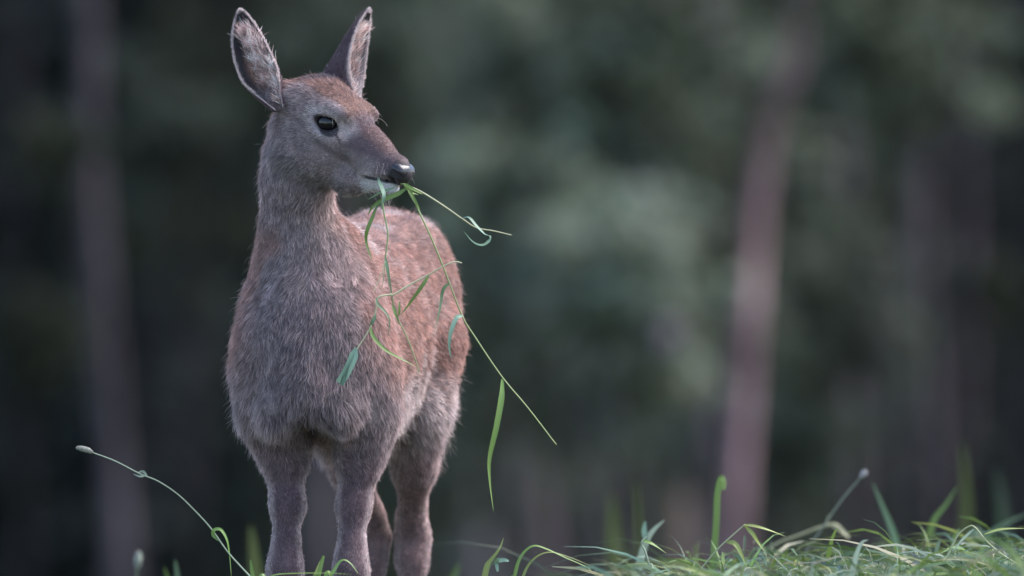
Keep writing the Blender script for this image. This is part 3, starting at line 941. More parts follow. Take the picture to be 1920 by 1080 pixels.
for (inn, out, nn, U, V, eb, et, en, sg, v, faces) in EARDATA:
    cc = np.concatenate((ear_color(U, V, sg, 0).reshape(-1, 3), ear_color(U, V, sg, 1).reshape(-1, 3)))
    e = link('ear', make_mesh('ear', v, faces, True, cc), M_SKIN, deer)
    e['label'] = 'large upright ear turned open with pale hair inside' if sg < 0 else 'upright ear seen from its dark brown back'
    EAR_OBJ.append(e)

# ---- fur
class Strands:
    def __init__(self): self.p, self.c, self.r = [], [], []
    def add(self, pts, col, rad):
        """pts (n,K,3), col (n,3), rad (n,)"""
        self.p.append(pts); self.c.append(col); self.r.append(rad)
    def build(self, name, parent, K, mat=None):
        pts = np.concatenate(self.p); col = np.concatenate(self.c); rad = np.concatenate(self.r)
        cu = bpy.data.hair_curves.new(name)
        cu.add_curves([K] * len(pts))
        cu.points.foreach_set('position', pts.astype(np.float32).ravel())
        taper = np.linspace(1, 0.12, K) ** 0.8
        ra = cu.attributes.get('radius') or cu.attributes.new('radius', 'FLOAT', 'POINT')
        ra.data.foreach_set('value', (rad[:, None] * taper[None, :]).astype(np.float32).ravel())
        ca = cu.attributes.new('hair_color', 'FLOAT_COLOR', 'CURVE')
        c4 = np.ones((len(pts), 4), np.float32); c4[:, :3] = col
        ca.data.foreach_set('color', c4.ravel())
        return link(name, cu, mat or M_FUR, parent)

def sample(v, q, nrm, weight, count):
    a = 0.5 * np.linalg.norm(np.cross(v[q[:, 2]] - v[q[:, 0]], v[q[:, 3]] - v[q[:, 1]]), axis=1)
    w = a * weight
    f = rng.choice(len(q), count, p=w / w.sum())
    r1, r2 = rng.random(count)[:, None], rng.random(count)[:, None]
    Q = q[f]
    L = lambda arr: (arr[Q[:, 0]] * (1 - r1) + arr[Q[:, 1]] * r1) * (1 - r2) + (arr[Q[:, 3]] * (1 - r1) + arr[Q[:, 2]] * r1) * r2
    return L(v), unit(L(nrm))

def flow_field(p):
    hq, b = head_local(p), body_local(p)
    hw = head_w(p)[:, None]
    s, t, z = b.T
    trunk = BB * 1.0 + np.array((0, 0, -0.45))
    down = np.array((0, 0, -1.0)) + BB * 0.06
    w_tr = (sstep(0.02, 0.22, s) * sstep(0.46, 0.60, z))[:, None]
    f = trunk * w_tr + down * (1 - w_tr)
    f = f + BL * (t * 2.2 * sstep(0.08, -0.02, s) * sstep(0.5, 0.6, z))[:, None]
    hd = -HF * 1.0 - HU * 0.35 + HL * (np.sign(hq[:, 1]) * 0.15)[:, None]
    low = sstep(-0.03, -0.07, hq[:, 2])[:, None]
    hd = hd * (1 - 0.3 * low) - np.array((0, 0, 0.45)) * low
    f = f * (1 - hw) + hd * hw
    return unit(f)

def fur_length(p):
    hq, b = head_local(p), body_local(p)
    hw = head_w(p)
    s, t, z = b.T
    Lb = 0.020 + 0.002 * sstep(0.1, -0.02, s)
    Lb = Lb + 0.012 * sstep(0.15, 0.3, s) * sstep(0.66, 0.56, z) * sstep(0.47, 0.52, z)
    Lb = np.where(s > 0.12, Lb * (1 - 0.12 * sstep(0.6, 0.8, z)), Lb)
    Ln = 0.016
    nk = sstep(0.84, 0.97, z) * (s < 0.25)
    Lb = Lb * (1 - nk) + Ln * nk
    leg = sstep(0.62, 0.40, z) * sstep(0.30, 0.1, s) + sstep(0.53, 0.43, z) * sstep(0.1, 0.30, s)
    Lb = Lb * (1 - leg) + 0.0065 * leg
    x = hq[:, 0]
    Lh = 0.013 - 0.0085 * sstep(-0.09, 0.03, x) - 0.0015 * sstep(0.10, 0.15, x)
    Lh = Lh + 0.006 * sstep(-0.075, -0.10, hq[:, 2])
    return Lb * (1 - hw) + Lh * hw

def curl_strands(p, n, flow, L, lift, K, rough=0.22, sag=0.25):
    m = len(p)
    tf = unit(flow - n * (flow * n).sum(1)[:, None])
    jit = rng.normal(0, rough, (m, 3))
    d0 = unit(n * lift[:, None] + tf * (1 - lift)[:, None] + jit)
    d1 = unit(tf * 0.85 + n * (lift * 0.35)[:, None] + jit * 1.3 + np.array((0, 0, -sag)))
    ts = np.linspace(0, 1, K)
    return p[:, None] + L[:, None, None] * (d0[:, None] * (ts - 0.5 * ts ** 2)[None, :, None] + d1[:, None] * (0.5 * ts ** 2)[None, :, None])

K = 6
fc = bv[bq].mean(1)
nb_c = mesh_normals(bv, bq)[bq].mean(1)
hwf = head_w(fc)
legw = sstep(0.55, 0.45, fc[:, 2])
dens = 1.0 + 2.6 * hwf + 0.8 * legw
hqf = head_local(fc)
dens *= np.where((hqf[:, 0] > 0.160) & (hqf[:, 2] > -0.033), 0.0, 1.0)
dens *= np.where(fc[:, 2] < 0.04, 0.05, 1.0)
for sg in (-1, 1):
    e = fc - (EYE_C[sg] + EYE_N[sg] * 0.022)
    rr = np.sqrt(((e @ EYE_H[sg]) / 0.0225) ** 2 + ((e @ np.cross(EYE_N[sg], EYE_H[sg])) / 0.0145) ** 2)
    dens *= np.where((rr < 1.12) & (np.abs(e @ EYE_N[sg]) < 0.03), 0.0, 1.0)
lipf = hqf[:, 2] + 0.049 - (hqf[:, 0] - 0.112) * 0.33
dens *= np.where((np.abs(lipf) < 0.004) & (hqf[:, 0] > 0.108), 0.0, 1.0)

NH = 320000
sp, sn = sample(bv, bq, bn, dens, NH)
# guide points for tufts
gp, gn = sample(bv, bq, bn, dens ** 1.3, 20000)
def field(p, n):
    fl = flow_field(p)
    tw = np.stack((N1(p, 0.05), N2(p, 0.05), N3(p, 0.05)), -1) * 0.65 + np.stack((N2(p + 5, 0.016), N3(p + 5, 0.016), N1(p + 5, 0.016)), -1) * 0.25
    hw = head_w(p)[:, None]
    fl = unit(fl + tw * (1 - 0.6 * hw))
    bl = body_local(p)
    low = sstep(0.68, 0.62, bl[:, 2]) * sstep(0.50, 0.55, bl[:, 2]) * sstep(0.12, 0.05, bl[:, 0])
    L = fur_length(p) * (1 + 0.25 * N2(p, 0.022) + low * (0.08 + 0.8 * N3(p + 2, 0.03)))
    body_l = sstep(0.010, 0.028, L)
    lift = 0.24 + 0.16 * body_l + 0.12 * N3(p, 0.03)
    return fl, L, np.clip(lift, 0.12, 0.75)
gfl, gL, glift = field(gp, gn)
gs = curl_strands(gp, gn, gfl, gL, glift, K, 0.16)
kd = kdtree.KDTree(len(gp))
for i, c in enumerate(gp): kd.insert(c, i)
kd.balance()
near = np.array([kd.find(c)[1] for c in sp])
fl, L, lift = field(sp, sn)
L = L * rng.uniform(0.65, 1.12, NH)
strd = curl_strands(sp, sn, fl, L, lift, K, 0.20)
cl = np.clip(0.30 * sstep(0.006, 0.020, L) + 0.10 * rng.normal(size=NH), 0, 0.8)
ts = np.linspace(0, 1, K)
shift = gs[near] - strd
ok = (np.linalg.norm(gp[near] - sp, axis=1) < 0.02)
strd = strd + shift * (cl * ok)[:, None, None] * (ts ** 1.6)[None, :, None]
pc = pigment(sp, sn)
pc = pc * np.exp(rng.normal(0, 1, NH) * (0.24 + 0.10 * head_w(sp)))[:, None] * np.exp(0.22 * rng.normal(size=len(gp)))[near][:, None]
pal = rng.random(NH) < 0.06
pc[pal] = pc[pal] * 0.4 + PALE * 0.6
# stray guard hairs standing off the outline
fur = Strands()
fur.add(strd, np.clip(pc, 0.004, 0.85), np.where(head_w(sp) > 0.5, 0.00028, 0.00036) * rng.uniform(0.7, 1.2, NH))
NG = 9000
dg = dens * (1 - 0.8 * hwf)
gp2, gn2 = sample(bv, bq, bn, dg, NG)
f2, L2, l2 = field(gp2, gn2)
fur.add(curl_strands(gp2, gn2, f2, L2 * rng.uniform(1.15, 1.6, NG), np.clip(l2 + 0.22, 0, 0.85), K, 0.25), pigment(gp2, gn2) * 0.5 + PALE * 0.5, np.full(NG, 0.00022))
coat = fur.build('fur', deer, K)
coat['label'] = 'soft grey and reddish brown coat'

# ear hair
for e_obj, (inn, out, nn, U, V, eb, et, en, sg, v, faces) in zip(EAR_OBJ, EARDATA):
    hairs = Strands()
    ax = unit(et - eb)
    nvv, nuu = U.shape
    def pick(surf, cnt, bias=None):
        i = rng.random(cnt) * (nvv - 1.001); j = rng.random(cnt) * (nuu - 1.001)
        if bias is not None:
            i = i * bias
        a, b = i.astype(int), j.astype(int); fi, fj = (i - a)[:, None], (j - b)[:, None]
        g = lambda A: (A[a, b] * (1 - fi) + A[a + 1, b] * fi) * (1 - fj) + (A[a, b + 1] * (1 - fi) + A[a + 1, b + 1] * fi) * fj
        return g(surf), unit(g(nn)), g(U[..., None])[:, 0], g(V[..., None])[:, 0]
    # back of the ear: short sleek hair
    p, n, u, vv = pick(out, 9000)
    c = ear_color(u, vv, sg, 1) * np.exp(rng.normal(0, 0.2, len(p)))[:, None]
    hairs.add(curl_strands(p, -n, np.tile(ax, (len(p), 1)), rng.uniform(0.004, 0.008, len(p)), np.full(len(p), 0.18), K, 0.15, 0.0), c, np.full(len(p), 0.00030))
    # inside: dark downy hair, then long pale wisps fanning from the base
    p, n, u, vv = pick(inn, 5000)
    c = ear_color(u, vv, sg, 0) * np.exp(rng.normal(0, 0.25, len(p)))[:, None]
    hairs.add(curl_strands(p, n, np.tile(ax, (len(p), 1)), rng.uniform(0.004, 0.009, len(p)), np.full(len(p), 0.25), K, 0.25, 0.0), c, np.full(len(p), 0.00028))
    p, n, u, vv = pick(inn, 3600, 0.80)
    s_ = 1 if sg < 0 else 1
    keep = (u > -0.20 + 0.25 * N1(p, 0.01)) & (u < 0.90 - 0.25 * vv)
    p, n, u, vv = p[keep], n[keep], u[keep], vv[keep]
    w = np.cross(ax, unit(en - ax * (en @ ax)))
    fan = ax + w * (-(u - 0.25) * 0.9)[:, None] + np.stack((N1(p, 0.012), N2(p, 0.012), N3(p, 0.012)), -1) * 0.9
    c = PALE * np.array((1.3, 1.12, 1.08)) * np.exp(0.9 * N2(p, 0.008) + rng.normal(0, 0.4, len(p)))[:, None]
    hairs.add(curl_strands(p, n, unit(fan), rng.uniform(0.016, 0.036, len(p)), np.full(len(p), 0.42), K, 0.2, 0.0), np.clip(c, 0, 0.9), np.full(len(p), 0.00046))
    # rim fringe
    i = (0.22 + 0.78 * rng.random(1500)) * (nvv - 1.01); a = i.astype(int); fi = (i - a)[:, None]
    sd = rng.random(1500) < 0.5
    jj = np.where(sd, 0, nuu - 1)
    p = inn[a, jj] * (1 - fi) + inn[a + 1, jj] * fi
    latd = unit(inn[a, jj] - inn[a, np.full(1500, nuu // 2)])
    hairs.add(curl_strands(p, latd, np.tile(ax, (1500, 1)), rng.uniform(0.003, 0.007, 1500), np.full(1500, 0.45), K, 0.35, 0.0), np.tile(PALE, (1500, 1)), np.full(1500, 0.00030))
    hairs.build('ear_fur', e_obj, K)

# whiskers, chin bristles, lashes
wh = Strands()
wp, wd, wl = [], [], []
for _ in range(18):
    sg = random.choice((-1, 1))
    wp.append(H(random.uniform(0.120, 0.158), sg * random.uniform(0.027, 0.030), random.uniform(-0.028, 0.0)))
    wd.append(HF * random.uniform(0.4, 1.0) + HL * sg * random.uniform(0.3, 1) + HU * random.uniform(-0.5, 0.3)); wl.append(random.uniform(0.012, 0.035))
for _ in range(28):
    sg = random.choice((-1, 1))
    wp.append(H(random.uniform(0.10, 0.165), sg * random.uniform(0, 0.014), -0.058 - 0.01 * random.random()))
    wd.append(HF * random.uniform(-0.1, 0.5) + HL * sg * random.uniform(0, 0.4) + HU * random.uniform(-1, -0.4)); wl.append(random.uniform(0.012, 0.042))
for sg in (-1, 1):
    for _ in range(4):
        wp.append(H(random.uniform(0.0, 0.03), sg * random.uniform(0.045, 0.058), random.uniform(0.02, 0.034)))
        wd.append(HF * random.uniform(0.2, 0.9) + HL * sg * random.uniform(0.5, 1) + HU * random.uniform(0.0, 0.9)); wl.append(random.uniform(0.015, 0.04))
wp, wd, wl = np.array(wp), unit(np.array(wd)), np.array(wl)
wh.add(curl_strands(wp, wd, wd + np.array((0.01, 0, -0.2)), wl, np.full(len(wp), 0.8), K, 0.08, 0.3), np.tile(PALE * 0.9, (len(wp), 1)), np.full(len(wp), 0.00028))
wh.build('whiskers', deer, K)
# =================================================================== GRASS
G_A = np.array((0.150, 0.230, 0.060)); G_B = np.array((0.130, 0.200, 0.110)); G_C = np.array((0.260, 0.300, 0.090)); G_PALE = np.array((0.330, 0.380, 0.270))
G_BLUE = np.array((0.200, 0.300, 0.215)); STRAW = np.array((0.420, 0.400, 0.240)); STEM = np.array((0.300, 0.360, 0.160))

def ribbon(path, width, nrm, fold=0.25, twist=0.0, tip=0.08, base=0.5, col=G_A):
    """grass blade: a folded strip with a midrib; width in metres, nrm = the way its face looks"""
    path = np.asarray(path, float); n = len(path)
    tg = unit(np.gradient(path, axis=0))
    nr = np.broadcast_to(np.asarray(nrm, float), (n, 3))
    s = unit(np.cross(tg, nr)); nn = np.cross(s, tg)
    tt = np.linspace(0, 1, n)
    if twist:
        a = twist * tt[:, None]
        s, nn = s * np.cos(a) + nn * np.sin(a), nn * np.cos(a) - s * np.sin(a)
    w = width * np.minimum(np.minimum(1, base + tt * 3.0), tip + (1 - tip) * np.clip((1 - tt) / 0.55, 0, 1) ** 0.7)[:, None] / 2
    v = np.stack((path - s * w + nn * w * fold, path, path + s * w + nn * w * fold), 1).reshape(-1, 3)
    i = np.arange(n - 1) * 3
    q = np.concatenate((np.stack((i, i + 1, i + 4, i + 3), -1), np.stack((i + 1, i + 2, i + 5, i + 4), -1)))
    c = np.asarray(col) * (1 + 0.10 * rng.normal()) * np.ones((n, 3))
    c = np.repeat(c * (0.95 + 0.12 * np.sin(tt * 5 + rng.random() * 6))[:, None], 3, 0)
    c[1::3] *= 1.18
    return v, q, c

def at_px(pts, Y):
    """pts: (px, py) or (px, py, extra depth)"""
    return np.array([P(p[0], p[1], Y + (p[2] if len(p) > 2 else 0)) for p in pts])

FRONT = np.array((0.15, -1.0, 0.25))
def plant(name, label, cat, Y, stalk=None, r=1.3, leaves=(), seed=None, group=None, col=STEM, held=False, base=None):
    """one grass plant: stalk, leaves and seed head are its parts. Sizes r and widths are in millimetres."""
    first = at_px(stalk if stalk else leaves[0][0], Y)
    b = first[0].copy() if base is None else base
    root = empty(name, b)
    tag(root, label, cat, group)
    if stalk:
        p = spline(first, 10 * len(first))
        v, q, t = tube(p, np.linspace(r, r * 0.6, len(p)) / 1000, 7)
        cv = np.repeat(col * (1 + 0.12 * np.sin(np.linspace(0, 9, len(p))))[:, None], 7, 0)
        g = Geo().add(v, q, t, np.concatenate((cv, cv[:1], cv[-1:])))
        g.obj('stalk', M_STALK, root)
    for lf in leaves:
        pts, wd, lc = lf[:3]
        nrm = np.asarray(lf[3]) if len(lf) > 3 and lf[3] is not None else FRONT
        tw = lf[4] if len(lf) > 4 else 0.6
        tip = lf[5] if len(lf) > 5 else 0.06
        p = spline(at_px(pts, Y), 9 * len(pts))
        v, q, c = ribbon(p, wd / 1000, nrm, 0.3, tw, tip, 0.35, lc)
        Geo().add(v, q, None, c).obj('leaf', M_GRASS, root)
    if seed:
        pts, wd, scol = seed
        p = spline(at_px(pts, Y), 14)
        prof = np.sin(np.linspace(0.25, math.pi - 0.12, 14)) ** 0.6 * wd / 2000
        v, q, t = tube(p, prof, 10, 0.10)
        g = Geo().add(v, q, t, scol * np.exp(rng.normal(0, 0.18, (len(v), 1))))
        # spikelets with short awns
        for _ in range(150):
            i = rng.integers(1, 13); a = rng.random() * 6.28
            tg = unit(p[min(i + 1, 13)] - p[i - 1])
            e1 = unit(np.cross(tg, (0.3, 0.8, 0.5))); e2 = np.cross(tg, e1)
            o = e1 * math.cos(a) + e2 * math.sin(a)
            c0 = p[i] + o * prof[i] * 0.8
            tip_ = c0 + (o * 0.7 + tg * 0.9) * wd / 1000 * 0.28
            sd = np.cross(o, tg) * wd / 1000 * 0.07
            g.add(np.array((c0 - sd, c0 + sd, tip_)), None, np.array([[0, 1, 2]]), scol * rng.uniform(0.7, 1.35))
        g.obj('seed_head', M_STALK, root)
    return root

# ---- stems held in the mouth
HELD = 'grass stems held in the mouth of the deer'
plant('grass_sprig', 'longest green stem hanging from the mouth across the flank, with two drooping leaves', 'grass sprig', -0.125,
      [(752, 344, 0.01), (768, 352), (784, 393), (806, 440), (830, 498), (846, 540), (868, 596), (888, 628), (940, 705), (990, 765), (1043, 834)], 1.9,
      [([(868, 592, 0), (856, 596, -0.01), (845, 622, -0.015), (842, 650, -0.01), (846, 672, 0)], 8.5, G_BLUE, None, 0.5),
       ([(942, 710), (940, 745, -0.01), (930, 800, -0.015), (917, 860, -0.015), (918, 905, -0.01), (925, 958)], 12, G_A * 1.1, None, 1.0),
       ([(843, 530), (830, 545, 0.01), (823, 585, 0.01), (812, 630, 0)], 7, G_B, None, 1.2),
       ([(764, 346), (772, 366, -0.004), (786, 392, -0.004)], 9, G_A, None, 0.3, 0.3)], col=np.array((0.27, 0.31, 0.13)), group=HELD)
plant('grass_sprig', 'stiff yellow green stem pointing out from the mouth with a curled leaf', 'grass sprig', -0.13,
      [(754, 344, 0.02), (790, 360), (830, 385), (866, 410), (893, 427), (925, 433), (959, 441)], 1.9,
      [([(866, 410), (879, 408, -0.012), (893, 424, -0.02), (908, 439, -0.02), (918, 443, -0.01), (915, 453, 0.0), (903, 459, 0.005), (887, 453, 0.01), (870, 434, 0.015)], 7.5, G_BLUE * 1.1, (0.2, -0.8, 0.6), 1.6),
       ([(760, 345), (775, 355, -0.005), (792, 364, -0.006)], 6, G_A, None, 0.3, 0.2)], col=STRAW * 0.9, group=HELD)
plant('grass_sprig', 'green stem dangling straight down from the side of the mouth to a knotted joint', 'grass sprig', -0.14,
      [(716, 374), (720, 400), (727, 440), (723, 490), (731, 530), (735, 556), (742, 590), (762, 630), (778, 672), (786, 700)], 1.6,
      [([(708, 332, 0.035), (713, 346, 0.01), (719, 366, -0.004), (716, 384), (715, 392)], 10, G_BLUE * 0.95, (0.4, -1, 0.2), 0.7, 0.35),
       ([(722, 480), (727, 510, -0.006), (735, 556)], 6.5, G_B, None, 0.4, 0.2),
       ([(736, 570), (742, 590, -0.006), (748, 606)], 6, G_A * 0.8, None, 0.4, 0.2),
       ([(748, 592), (749, 578, -0.005), (749, 565)], 4, G_A, None, 0.4, 0.3)], col=np.array((0.22, 0.28, 0.12)), group=HELD)
plant('grass_sprig', 'pale straw stem crossing the flank level with a green leaf below', 'grass sprig', -0.142,
      [(733, 556), (770, 533), (800, 517), (830, 500), (852, 491), (866, 493)], 1.8,
      [([(804, 516), (792, 535, -0.008), (772, 563, -0.01), (752, 590)], 7, G_A * 1.05, None, 0.6)], col=STRAW * 1.25, group=HELD)
plant('grass_sprig', 'straw stem hanging down in front of the chest with a frayed flat leaf end', 'grass sprig', -0.15,
      [(735, 552), (716, 555), (708, 560), (704, 585), (694, 614), (680, 638), (668, 656)], 1.8,
      [([(668, 652), (660, 675, -0.004), (648, 700, -0.004), (636, 718)], 17, G_BLUE * 1.0, None, 0.2, 0.95),
       ([(665, 655), (652, 685, -0.006), (641, 722)], 9, G_BLUE * 0.85, None, -0.2, 0.9),
       ([(705, 558), (708, 570, -0.008), (722, 585, -0.012), (730, 602, -0.01), (727, 632)], 6, G_B, None, 0.8),
       ([(694, 612), (700, 632, -0.008), (722, 656, -0.012), (750, 672, -0.01), (779, 687)], 7, G_A * 1.1, None, 0.7),
       ([(705, 590), (698, 604, -0.005), (694, 610)], 7, G_B, None, 0.3, 0.2)], col=STRAW * 1.2, group=HELD)
plant('grass_sprig', 'thin straw wisp hanging from the dangling stem beside the chest', 'grass sprig', -0.145,
      [(722, 490), (716, 510), (708, 530), (699, 550)], 1.0, [([(722, 492), (719, 520), (713, 552)], 2, STRAW, None, 0.2)], col=STRAW * 1.25, group=HELD)
plant('grass_sprig', 'broad dark green blade running back from the lips under the chin', 'grass sprig', -0.125, None, 1,
      [([(764, 352), (745, 364, -0.004), (720, 374, -0.006), (700, 387, -0.004), (690, 402)], 9, G_A * 0.75, (0.1, -1, 0.5), 0.4)], group=HELD)
plant('grass_sprig', 'narrow drooping blade hanging free under the chin beside the neck', 'grass sprig', -0.13, None, 1,
      [([(706, 390), (697, 410, -0.006), (688, 432, -0.008), (686, 452), (692, 474), (698, 488)], 7.5, G_A * 0.8, None, 0.7),
       ([(714, 380), (704, 392), (697, 402)], 4, G_B, None, 0.3)], group=HELD)
plant('grass_sprig', 'short grass blades sticking forward at the tip of the muzzle', 'grass sprig', -0.128, None, 1,
      [([(758, 346), (770, 360, -0.004), (784, 365)], 6, G_A * 1.1, (0, -1, 0.5), 0.3, 0.2), ([(762, 344), (774, 370, -0.01), (784, 392)], 6, G_A * 0.8, None, 0.5, 0.2),
       ([(740, 352), (715, 360), (690, 374)], 4, G_B, None, 0.3, 0.2)], group=HELD)

# ---- single stalks and blades that stand out of the meadow
def rooted(pts, Y):
    """carry the lower end of a picture path down to the ground"""
    p0 = at_px(pts[:1], Y)[0]
    gz = float(ground_z(p0[0], Y)) - 0.01
    k = (CAM_D + Y) / CAM_D
    py = 540 + (CAM_Z - gz) / k * 1000
    dx = (pts[0][0] - pts[1][0])
    dy = pts[0][1] - pts[1][1]
    ext = (pts[0][0] + dx * 0.7, pts[0][1] + dy * 0.7)
    if dy < 12 or ext[1] > py - 60: return [(pts[0][0] + np.clip(dx, -30, 30) * 0.3, py)] + list(pts)
    return [(ext[0] + np.clip(dx, -45, 45) * 1.2, py), ext] + list(pts)
OPEN = 'stalks and blades rising from the meadow'
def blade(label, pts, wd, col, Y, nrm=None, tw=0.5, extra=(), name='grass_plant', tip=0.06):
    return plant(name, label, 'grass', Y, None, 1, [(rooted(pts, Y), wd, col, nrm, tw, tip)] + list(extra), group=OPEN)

plant('grass_plant', 'nodding grass stalk bent over with a pale plump seed head', 'grass', -0.10,
      rooted([(470, 1082), (428, 1036), (395, 990), (360, 952), (331, 925), (296, 902), (262, 888), (215, 864), (172, 848)], -0.10), 1.7,
      [(([(410, 1014), (400, 1004), (402, 994, -0.004), (414, 994, -0.01), (425, 1012, -0.01), (430, 1040), (434, 1082)]), 7, G_A, None, 0.8),
       ([(272, 892), (262, 893, -0.003), (250, 889)], 4, G_PALE, None, 0.3, 0.2), ([(276, 893), (268, 884), (258, 886)], 5, G_PALE * 0.8, None, 0.3, 0.2)],
      ([(174, 848), (158, 842), (142, 839)], 11, np.array((0.27, 0.26, 0.21))), OPEN, np.array((0.33, 0.38, 0.27)))
plant('grass_plant', 'upright stalk with a small round pale seed head above a bent stem', 'grass', 1.5,
      rooted([(1508, 1040), (1545, 985), (1580, 935), (1616, 893)], 1.5), 2.4, [], ([(1614, 896), (1620, 888), (1625, 882)], 13, np.array((0.36, 0.33, 0.32))), OPEN, np.array((0.22, 0.24, 0.18)))
plant('grass_plant', 'blurred seed stalk low in the dark grass past the nodding seed head', 'grass', 2.0,
      rooted([(255, 1100), (258, 1060)], 2.0), 2.5, [], ([(258, 1066), (259, 1050), (261, 1034)], 16, np.array((0.25, 0.27, 0.22))), OPEN, np.array((0.14, 0.18, 0.1)))
plant('grass_plant', 'dry pale stem bent in an arch below the round seed head', 'grass', 1.7,
      rooted([(1400, 1085), (1440, 1030), (1500, 1003), (1556, 984), (1578, 992)], 1.7), 4.2, [([(1556, 984), (1570, 988), (1592, 1008)], 12, STRAW * 0.8, None, 0.3, 0.5), ([(1550, 990), (1552, 975), (1556, 965)], 5, STRAW * 0.8, None, 0.2, 0.4)], None, OPEN, STRAW * 0.75)
blade('tall upright blade with a pale folded tip', [(1338, 1045), (1343, 980), (1345, 930), (1350, 903), (1354, 897), (1357, 906), (1356, 918)], 13, G_A * 1.05, 1.1, None, 0.25, name='grass_plant', tip=0.6)
blade('blue green blade leaning over the grass mat', [(1690, 1060), (1675, 1000), (1655, 950), (1636, 905)], 15, G_B * 1.1, 2.2, None, 0.3)
blade('bright green blade leaning out of the mat past the blue green one', [(1742, 1010), (1752, 975), (1775, 945), (1795, 912)], 13, G_A, 2.3, None, 0.6)
blade('pale forked blade pointing up behind the kinked stem', [(1195, 1075), (1210, 1020), (1225, 995), (1246, 975)], 17, G_PALE * 0.9, 1.0, None, 0.3, [([(1212, 1015), (1208, 995), (1210, 978)], 11, G_BLUE, None, 0.2, 0.3)])
blade('small twisted leaf standing alone beside a tiny leafy sprig', [(908, 1088), (914, 1062), (922, 1050), (934, 1034), (941, 1020), (944, 1008)], 12, G_C * 0.8, -0.15, None, 1.3)
blade('arched blade looping over the near edge of the mat', [(964, 1085), (972, 1055), (985, 1034), (1002, 1024), (1025, 1030), (1060, 1046), (1100, 1064), (1120, 1082)], 7.5, G_A * 1.1, -0.1, (0, -0.6, 0.8), 0.3)
blade('second arch close beside the looping blade', [(978, 1090), (990, 1062), (1010, 1042), (1035, 1036), (1070, 1046), (1110, 1062)], 6.5, G_C * 0.85, -0.05, (0, -0.6, 0.8), 0.3)
plant('grass_plant', 'kinked stem with two yellow green leaves falling from its top', 'grass', -0.05,
      rooted([(1318, 1062), (1345, 1030), (1372, 1005), (1397, 983)], -0.05), 2.0,
      [([(1394, 984), (1415, 987, -0.01), (1440, 994, -0.012), (1473, 1006)], 8, G_C, (0, -0.7, 0.7), 0.4), ([(1396, 985), (1410, 1000, -0.01), (1420, 1015), (1432, 1032)], 8, G_C * 0.95, None, 0.4),
       ([(1362, 1016), (1378, 1020, -0.01), (1390, 1040, -0.01), (1402, 1068)], 10, G_C * 0.9, None, 0.5)], None, OPEN, np.array((0.36, 0.38, 0.22)))
plant('grass_plant', 'short kinked stem with one leaf pointing aside, before the pale forked blade', 'grass', -0.05,
      rooted([(1218, 1062), (1210, 1035), (1203, 1018), (1212, 1006)], -0.05), 2.6, [([(1206, 1014), (1222, 1020, -0.01), (1250, 1038)], 9, G_A * 1.2, (0, -0.6, 0.7), 0.4)], None, OPEN, G_PALE)
plant('grass_plant', 'thin stem bent in a sharp arch at the far end of the grass mat', 'grass', -0.2,
      rooted([(1778, 1040), (1795, 1005), (1815, 988), (1828, 989), (1850, 1015), (1880, 1040), (1915, 1062)], -0.2), 2.0,
      [([(1846, 1002), (1880, 993, -0.01), (1930, 991)], 10, G_C, (0, -0.5, 0.8), 0.3), ([(1826, 992), (1806, 1010), (1786, 1034)], 5, G_PALE, None, 0.2)], None, OPEN, np.array((0.38, 0.40, 0.22)))
blade('broad dim blade rising at the far end of the grass mat', [(1845, 1010), (1880, 985), (1930, 962)], 18, G_B * 0.75, 2.6, (0, -0.7, 0.7), 0.3)
blade('pale blade standing up from the middle of the mat', [(1598, 1075), (1606, 1040), (1616, 1018), (1628, 1012)], 11, G_PALE, -0.6, None, 0.4)
blade('yellow green blade pair in front of the forelegs', [(596, 1085), (602, 1060), (607, 1042)], 9, G_A * 1.05, -0.3, None, 0.2, [(rooted([(588, 1088), (598, 1062), (606, 1044)], -0.3), 8, G_C, None, 0.3, 0.3)], tip=0.5)
blade('curved blade hooking over before the foreleg knee', [(622, 1078), (640, 1052), (656, 1056), (672, 1076)], 9, G_A, -0.3, (0, -0.5, 0.8), 0.3)
blade('short upright blade beside the bent seed stalk foot', [(476, 1090), (472, 1066), (470, 1050)], 9, G_A, -0.2, None, 0.2, tip=0.3)
blade('flat blade lying across before the forelegs', [(500, 1090), (520, 1078), (600, 1075), (660, 1077)], 9, G_A, -0.35, (0, -0.4, 1), 0.2)
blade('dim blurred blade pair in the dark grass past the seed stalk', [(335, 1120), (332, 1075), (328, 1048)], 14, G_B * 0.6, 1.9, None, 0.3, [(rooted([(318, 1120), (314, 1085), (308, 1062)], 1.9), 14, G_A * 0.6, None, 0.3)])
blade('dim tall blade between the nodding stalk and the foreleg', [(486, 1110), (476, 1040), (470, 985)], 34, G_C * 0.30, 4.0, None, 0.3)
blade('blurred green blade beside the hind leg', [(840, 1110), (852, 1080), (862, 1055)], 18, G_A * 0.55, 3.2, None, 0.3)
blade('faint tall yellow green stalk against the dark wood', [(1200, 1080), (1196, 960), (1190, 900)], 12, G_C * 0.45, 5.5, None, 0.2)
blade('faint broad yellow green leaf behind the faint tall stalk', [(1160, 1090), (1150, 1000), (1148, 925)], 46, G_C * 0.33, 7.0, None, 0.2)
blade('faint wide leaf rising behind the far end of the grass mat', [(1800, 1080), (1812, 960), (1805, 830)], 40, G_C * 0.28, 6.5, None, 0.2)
blade('faint drooping leaf at the darkest end of the meadow', [(1890, 1080), (1880, 960), (1870, 880)], 40, G_B * 0.32, 7.5, None, 0.2)
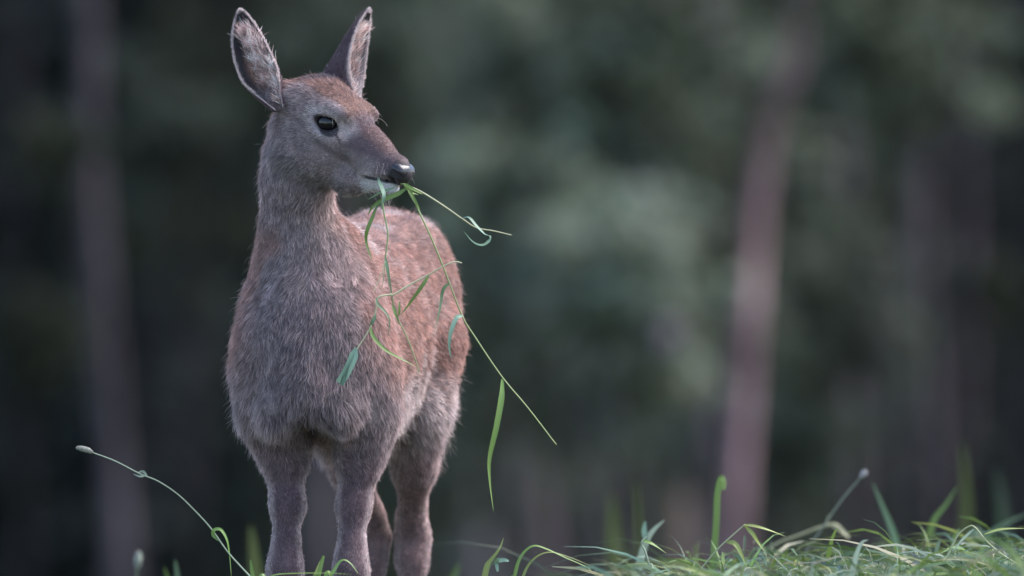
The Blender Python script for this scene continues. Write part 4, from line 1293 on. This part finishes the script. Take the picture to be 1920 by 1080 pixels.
plant('leafy_plant', 'tiny sprig with small rounded leaves beside the twisted leaf', 'plant', -0.15, rooted([(908, 1088), (920, 1062), (932, 1052)], -0.15), 1.0,
      [([(926, 1056), (934, 1050), (938, 1052)], 9, G_B, None, 0.2, 0.5), ([(932, 1053), (944, 1050), (954, 1052)], 8, G_BLUE, None, 0.2, 0.4), ([(930, 1054), (932, 1064), (933, 1072)], 7, G_BLUE, None, 0.2, 0.4)], None, OPEN, G_B)

# ---- the sward itself
def sward():
    g = Geo()
    n0 = 19000
    x = np.concatenate((rng.uniform(-3.2, 3.4, n0 // 3), rng.uniform(-0.25, 1.5, n0 - n0 // 3)))
    y = np.concatenate((rng.uniform(-4.5, 2.4, n0 // 3), rng.uniform(-2.2, 1.6, n0 - n0 // 3)))
    n = len(x)
    z = ground_z(x, y) - 0.02
    mat_ = sstep(-0.10, 0.55, x)                  # the thick matted patch
    h = (rng.uniform(0.45, 1.0, n) + 0.22 * (rng.random(n) < 0.02) * (x > 0.1)) * (0.235 - 0.045 * mat_ * sstep(0.2, 0.8, x)) * (1 + 0.18 * N1(np.stack((x, y, x * 0), -1), 0.22))
    keepout = (np.abs(x + 0.34) < 0.35) & (y > -0.15) & (y < 1.0)
    h = np.where(keepout, h * 0.9, h)
    a = rng.uniform(0, 2 * math.pi, n)
    lean = rng.uniform(0.3, 1.3, n) * (0.7 + 0.7 * mat_)
    S = 8
    t = np.linspace(0, 1, S)
    dirx, diry = np.cos(a), np.sin(a)
    L = h * rng.uniform(1.0, 1.8, n)
    # rise then droop
    horiz = (L * lean * 0.6)[:, None] * (t ** 1.4)[None]
    drop = rng.uniform(0.0, 1.0, n) * (0.35 + 0.65 * mat_)
    vert = h[:, None] * (np.sin(np.clip(t, 0, 1) * math.pi * 0.5)[None] * (1 - drop[:, None] * 0.6 * (np.clip(t - 0.45, 0, 1) / 0.55)[None] ** 1.6))
    px = x[:, None] + dirx[:, None] * horiz + 0.01 * rng.normal(size=(n, 1)) * t
    py = y[:, None] + diry[:, None] * horiz
    pz = z[:, None] + vert
    path = np.stack((px, py, pz), -1)
    tg = unit(np.gradient(path, axis=1))
    side = unit(np.cross(tg, np.stack((dirx, diry, np.full(n, 0.6)), -1)[:, None] + rng.normal(0, 0.4, (n, 1, 3))))
    w = ((0.0010 + 0.0070 * rng.random(n) ** 1.6))[:, None] * np.clip((1 - t) / 0.6, 0.05, 1)[None] ** 0.7
    va = path - side * w[..., None]; vb = path + side * w[..., None]
    v = np.stack((va, vb), 2).reshape(-1, 3)
    base = (np.arange(n) * S * 2)[:, None] + (np.arange(S - 1) * 2)[None]
    q = np.stack((base, base + 1, base + 3, base + 2), -1).reshape(-1, 4)
    pal = np.array((G_A, G_B, G_A * 0.8, G_BLUE * 0.85, G_C * 0.85, G_PALE * 0.7, G_B * 0.8, STRAW * 0.7))
    pick = rng.choice(len(pal), n, p=[.26, .19, .10, .12, .15, .07, .03, .08])
    c = pal[pick] * 0.72 * np.exp(rng.normal(0, 0.28, n))[:, None]
    c = np.repeat(np.clip(c, 0.01, 0.6), S * 2, 0)
    g.add(v, q, None, c)
    o = g.obj('meadow_grass', M_GRASS)
    tag(o, 'matted green meadow grass around the hooves of the deer', 'grass', kind='stuff')
sward()
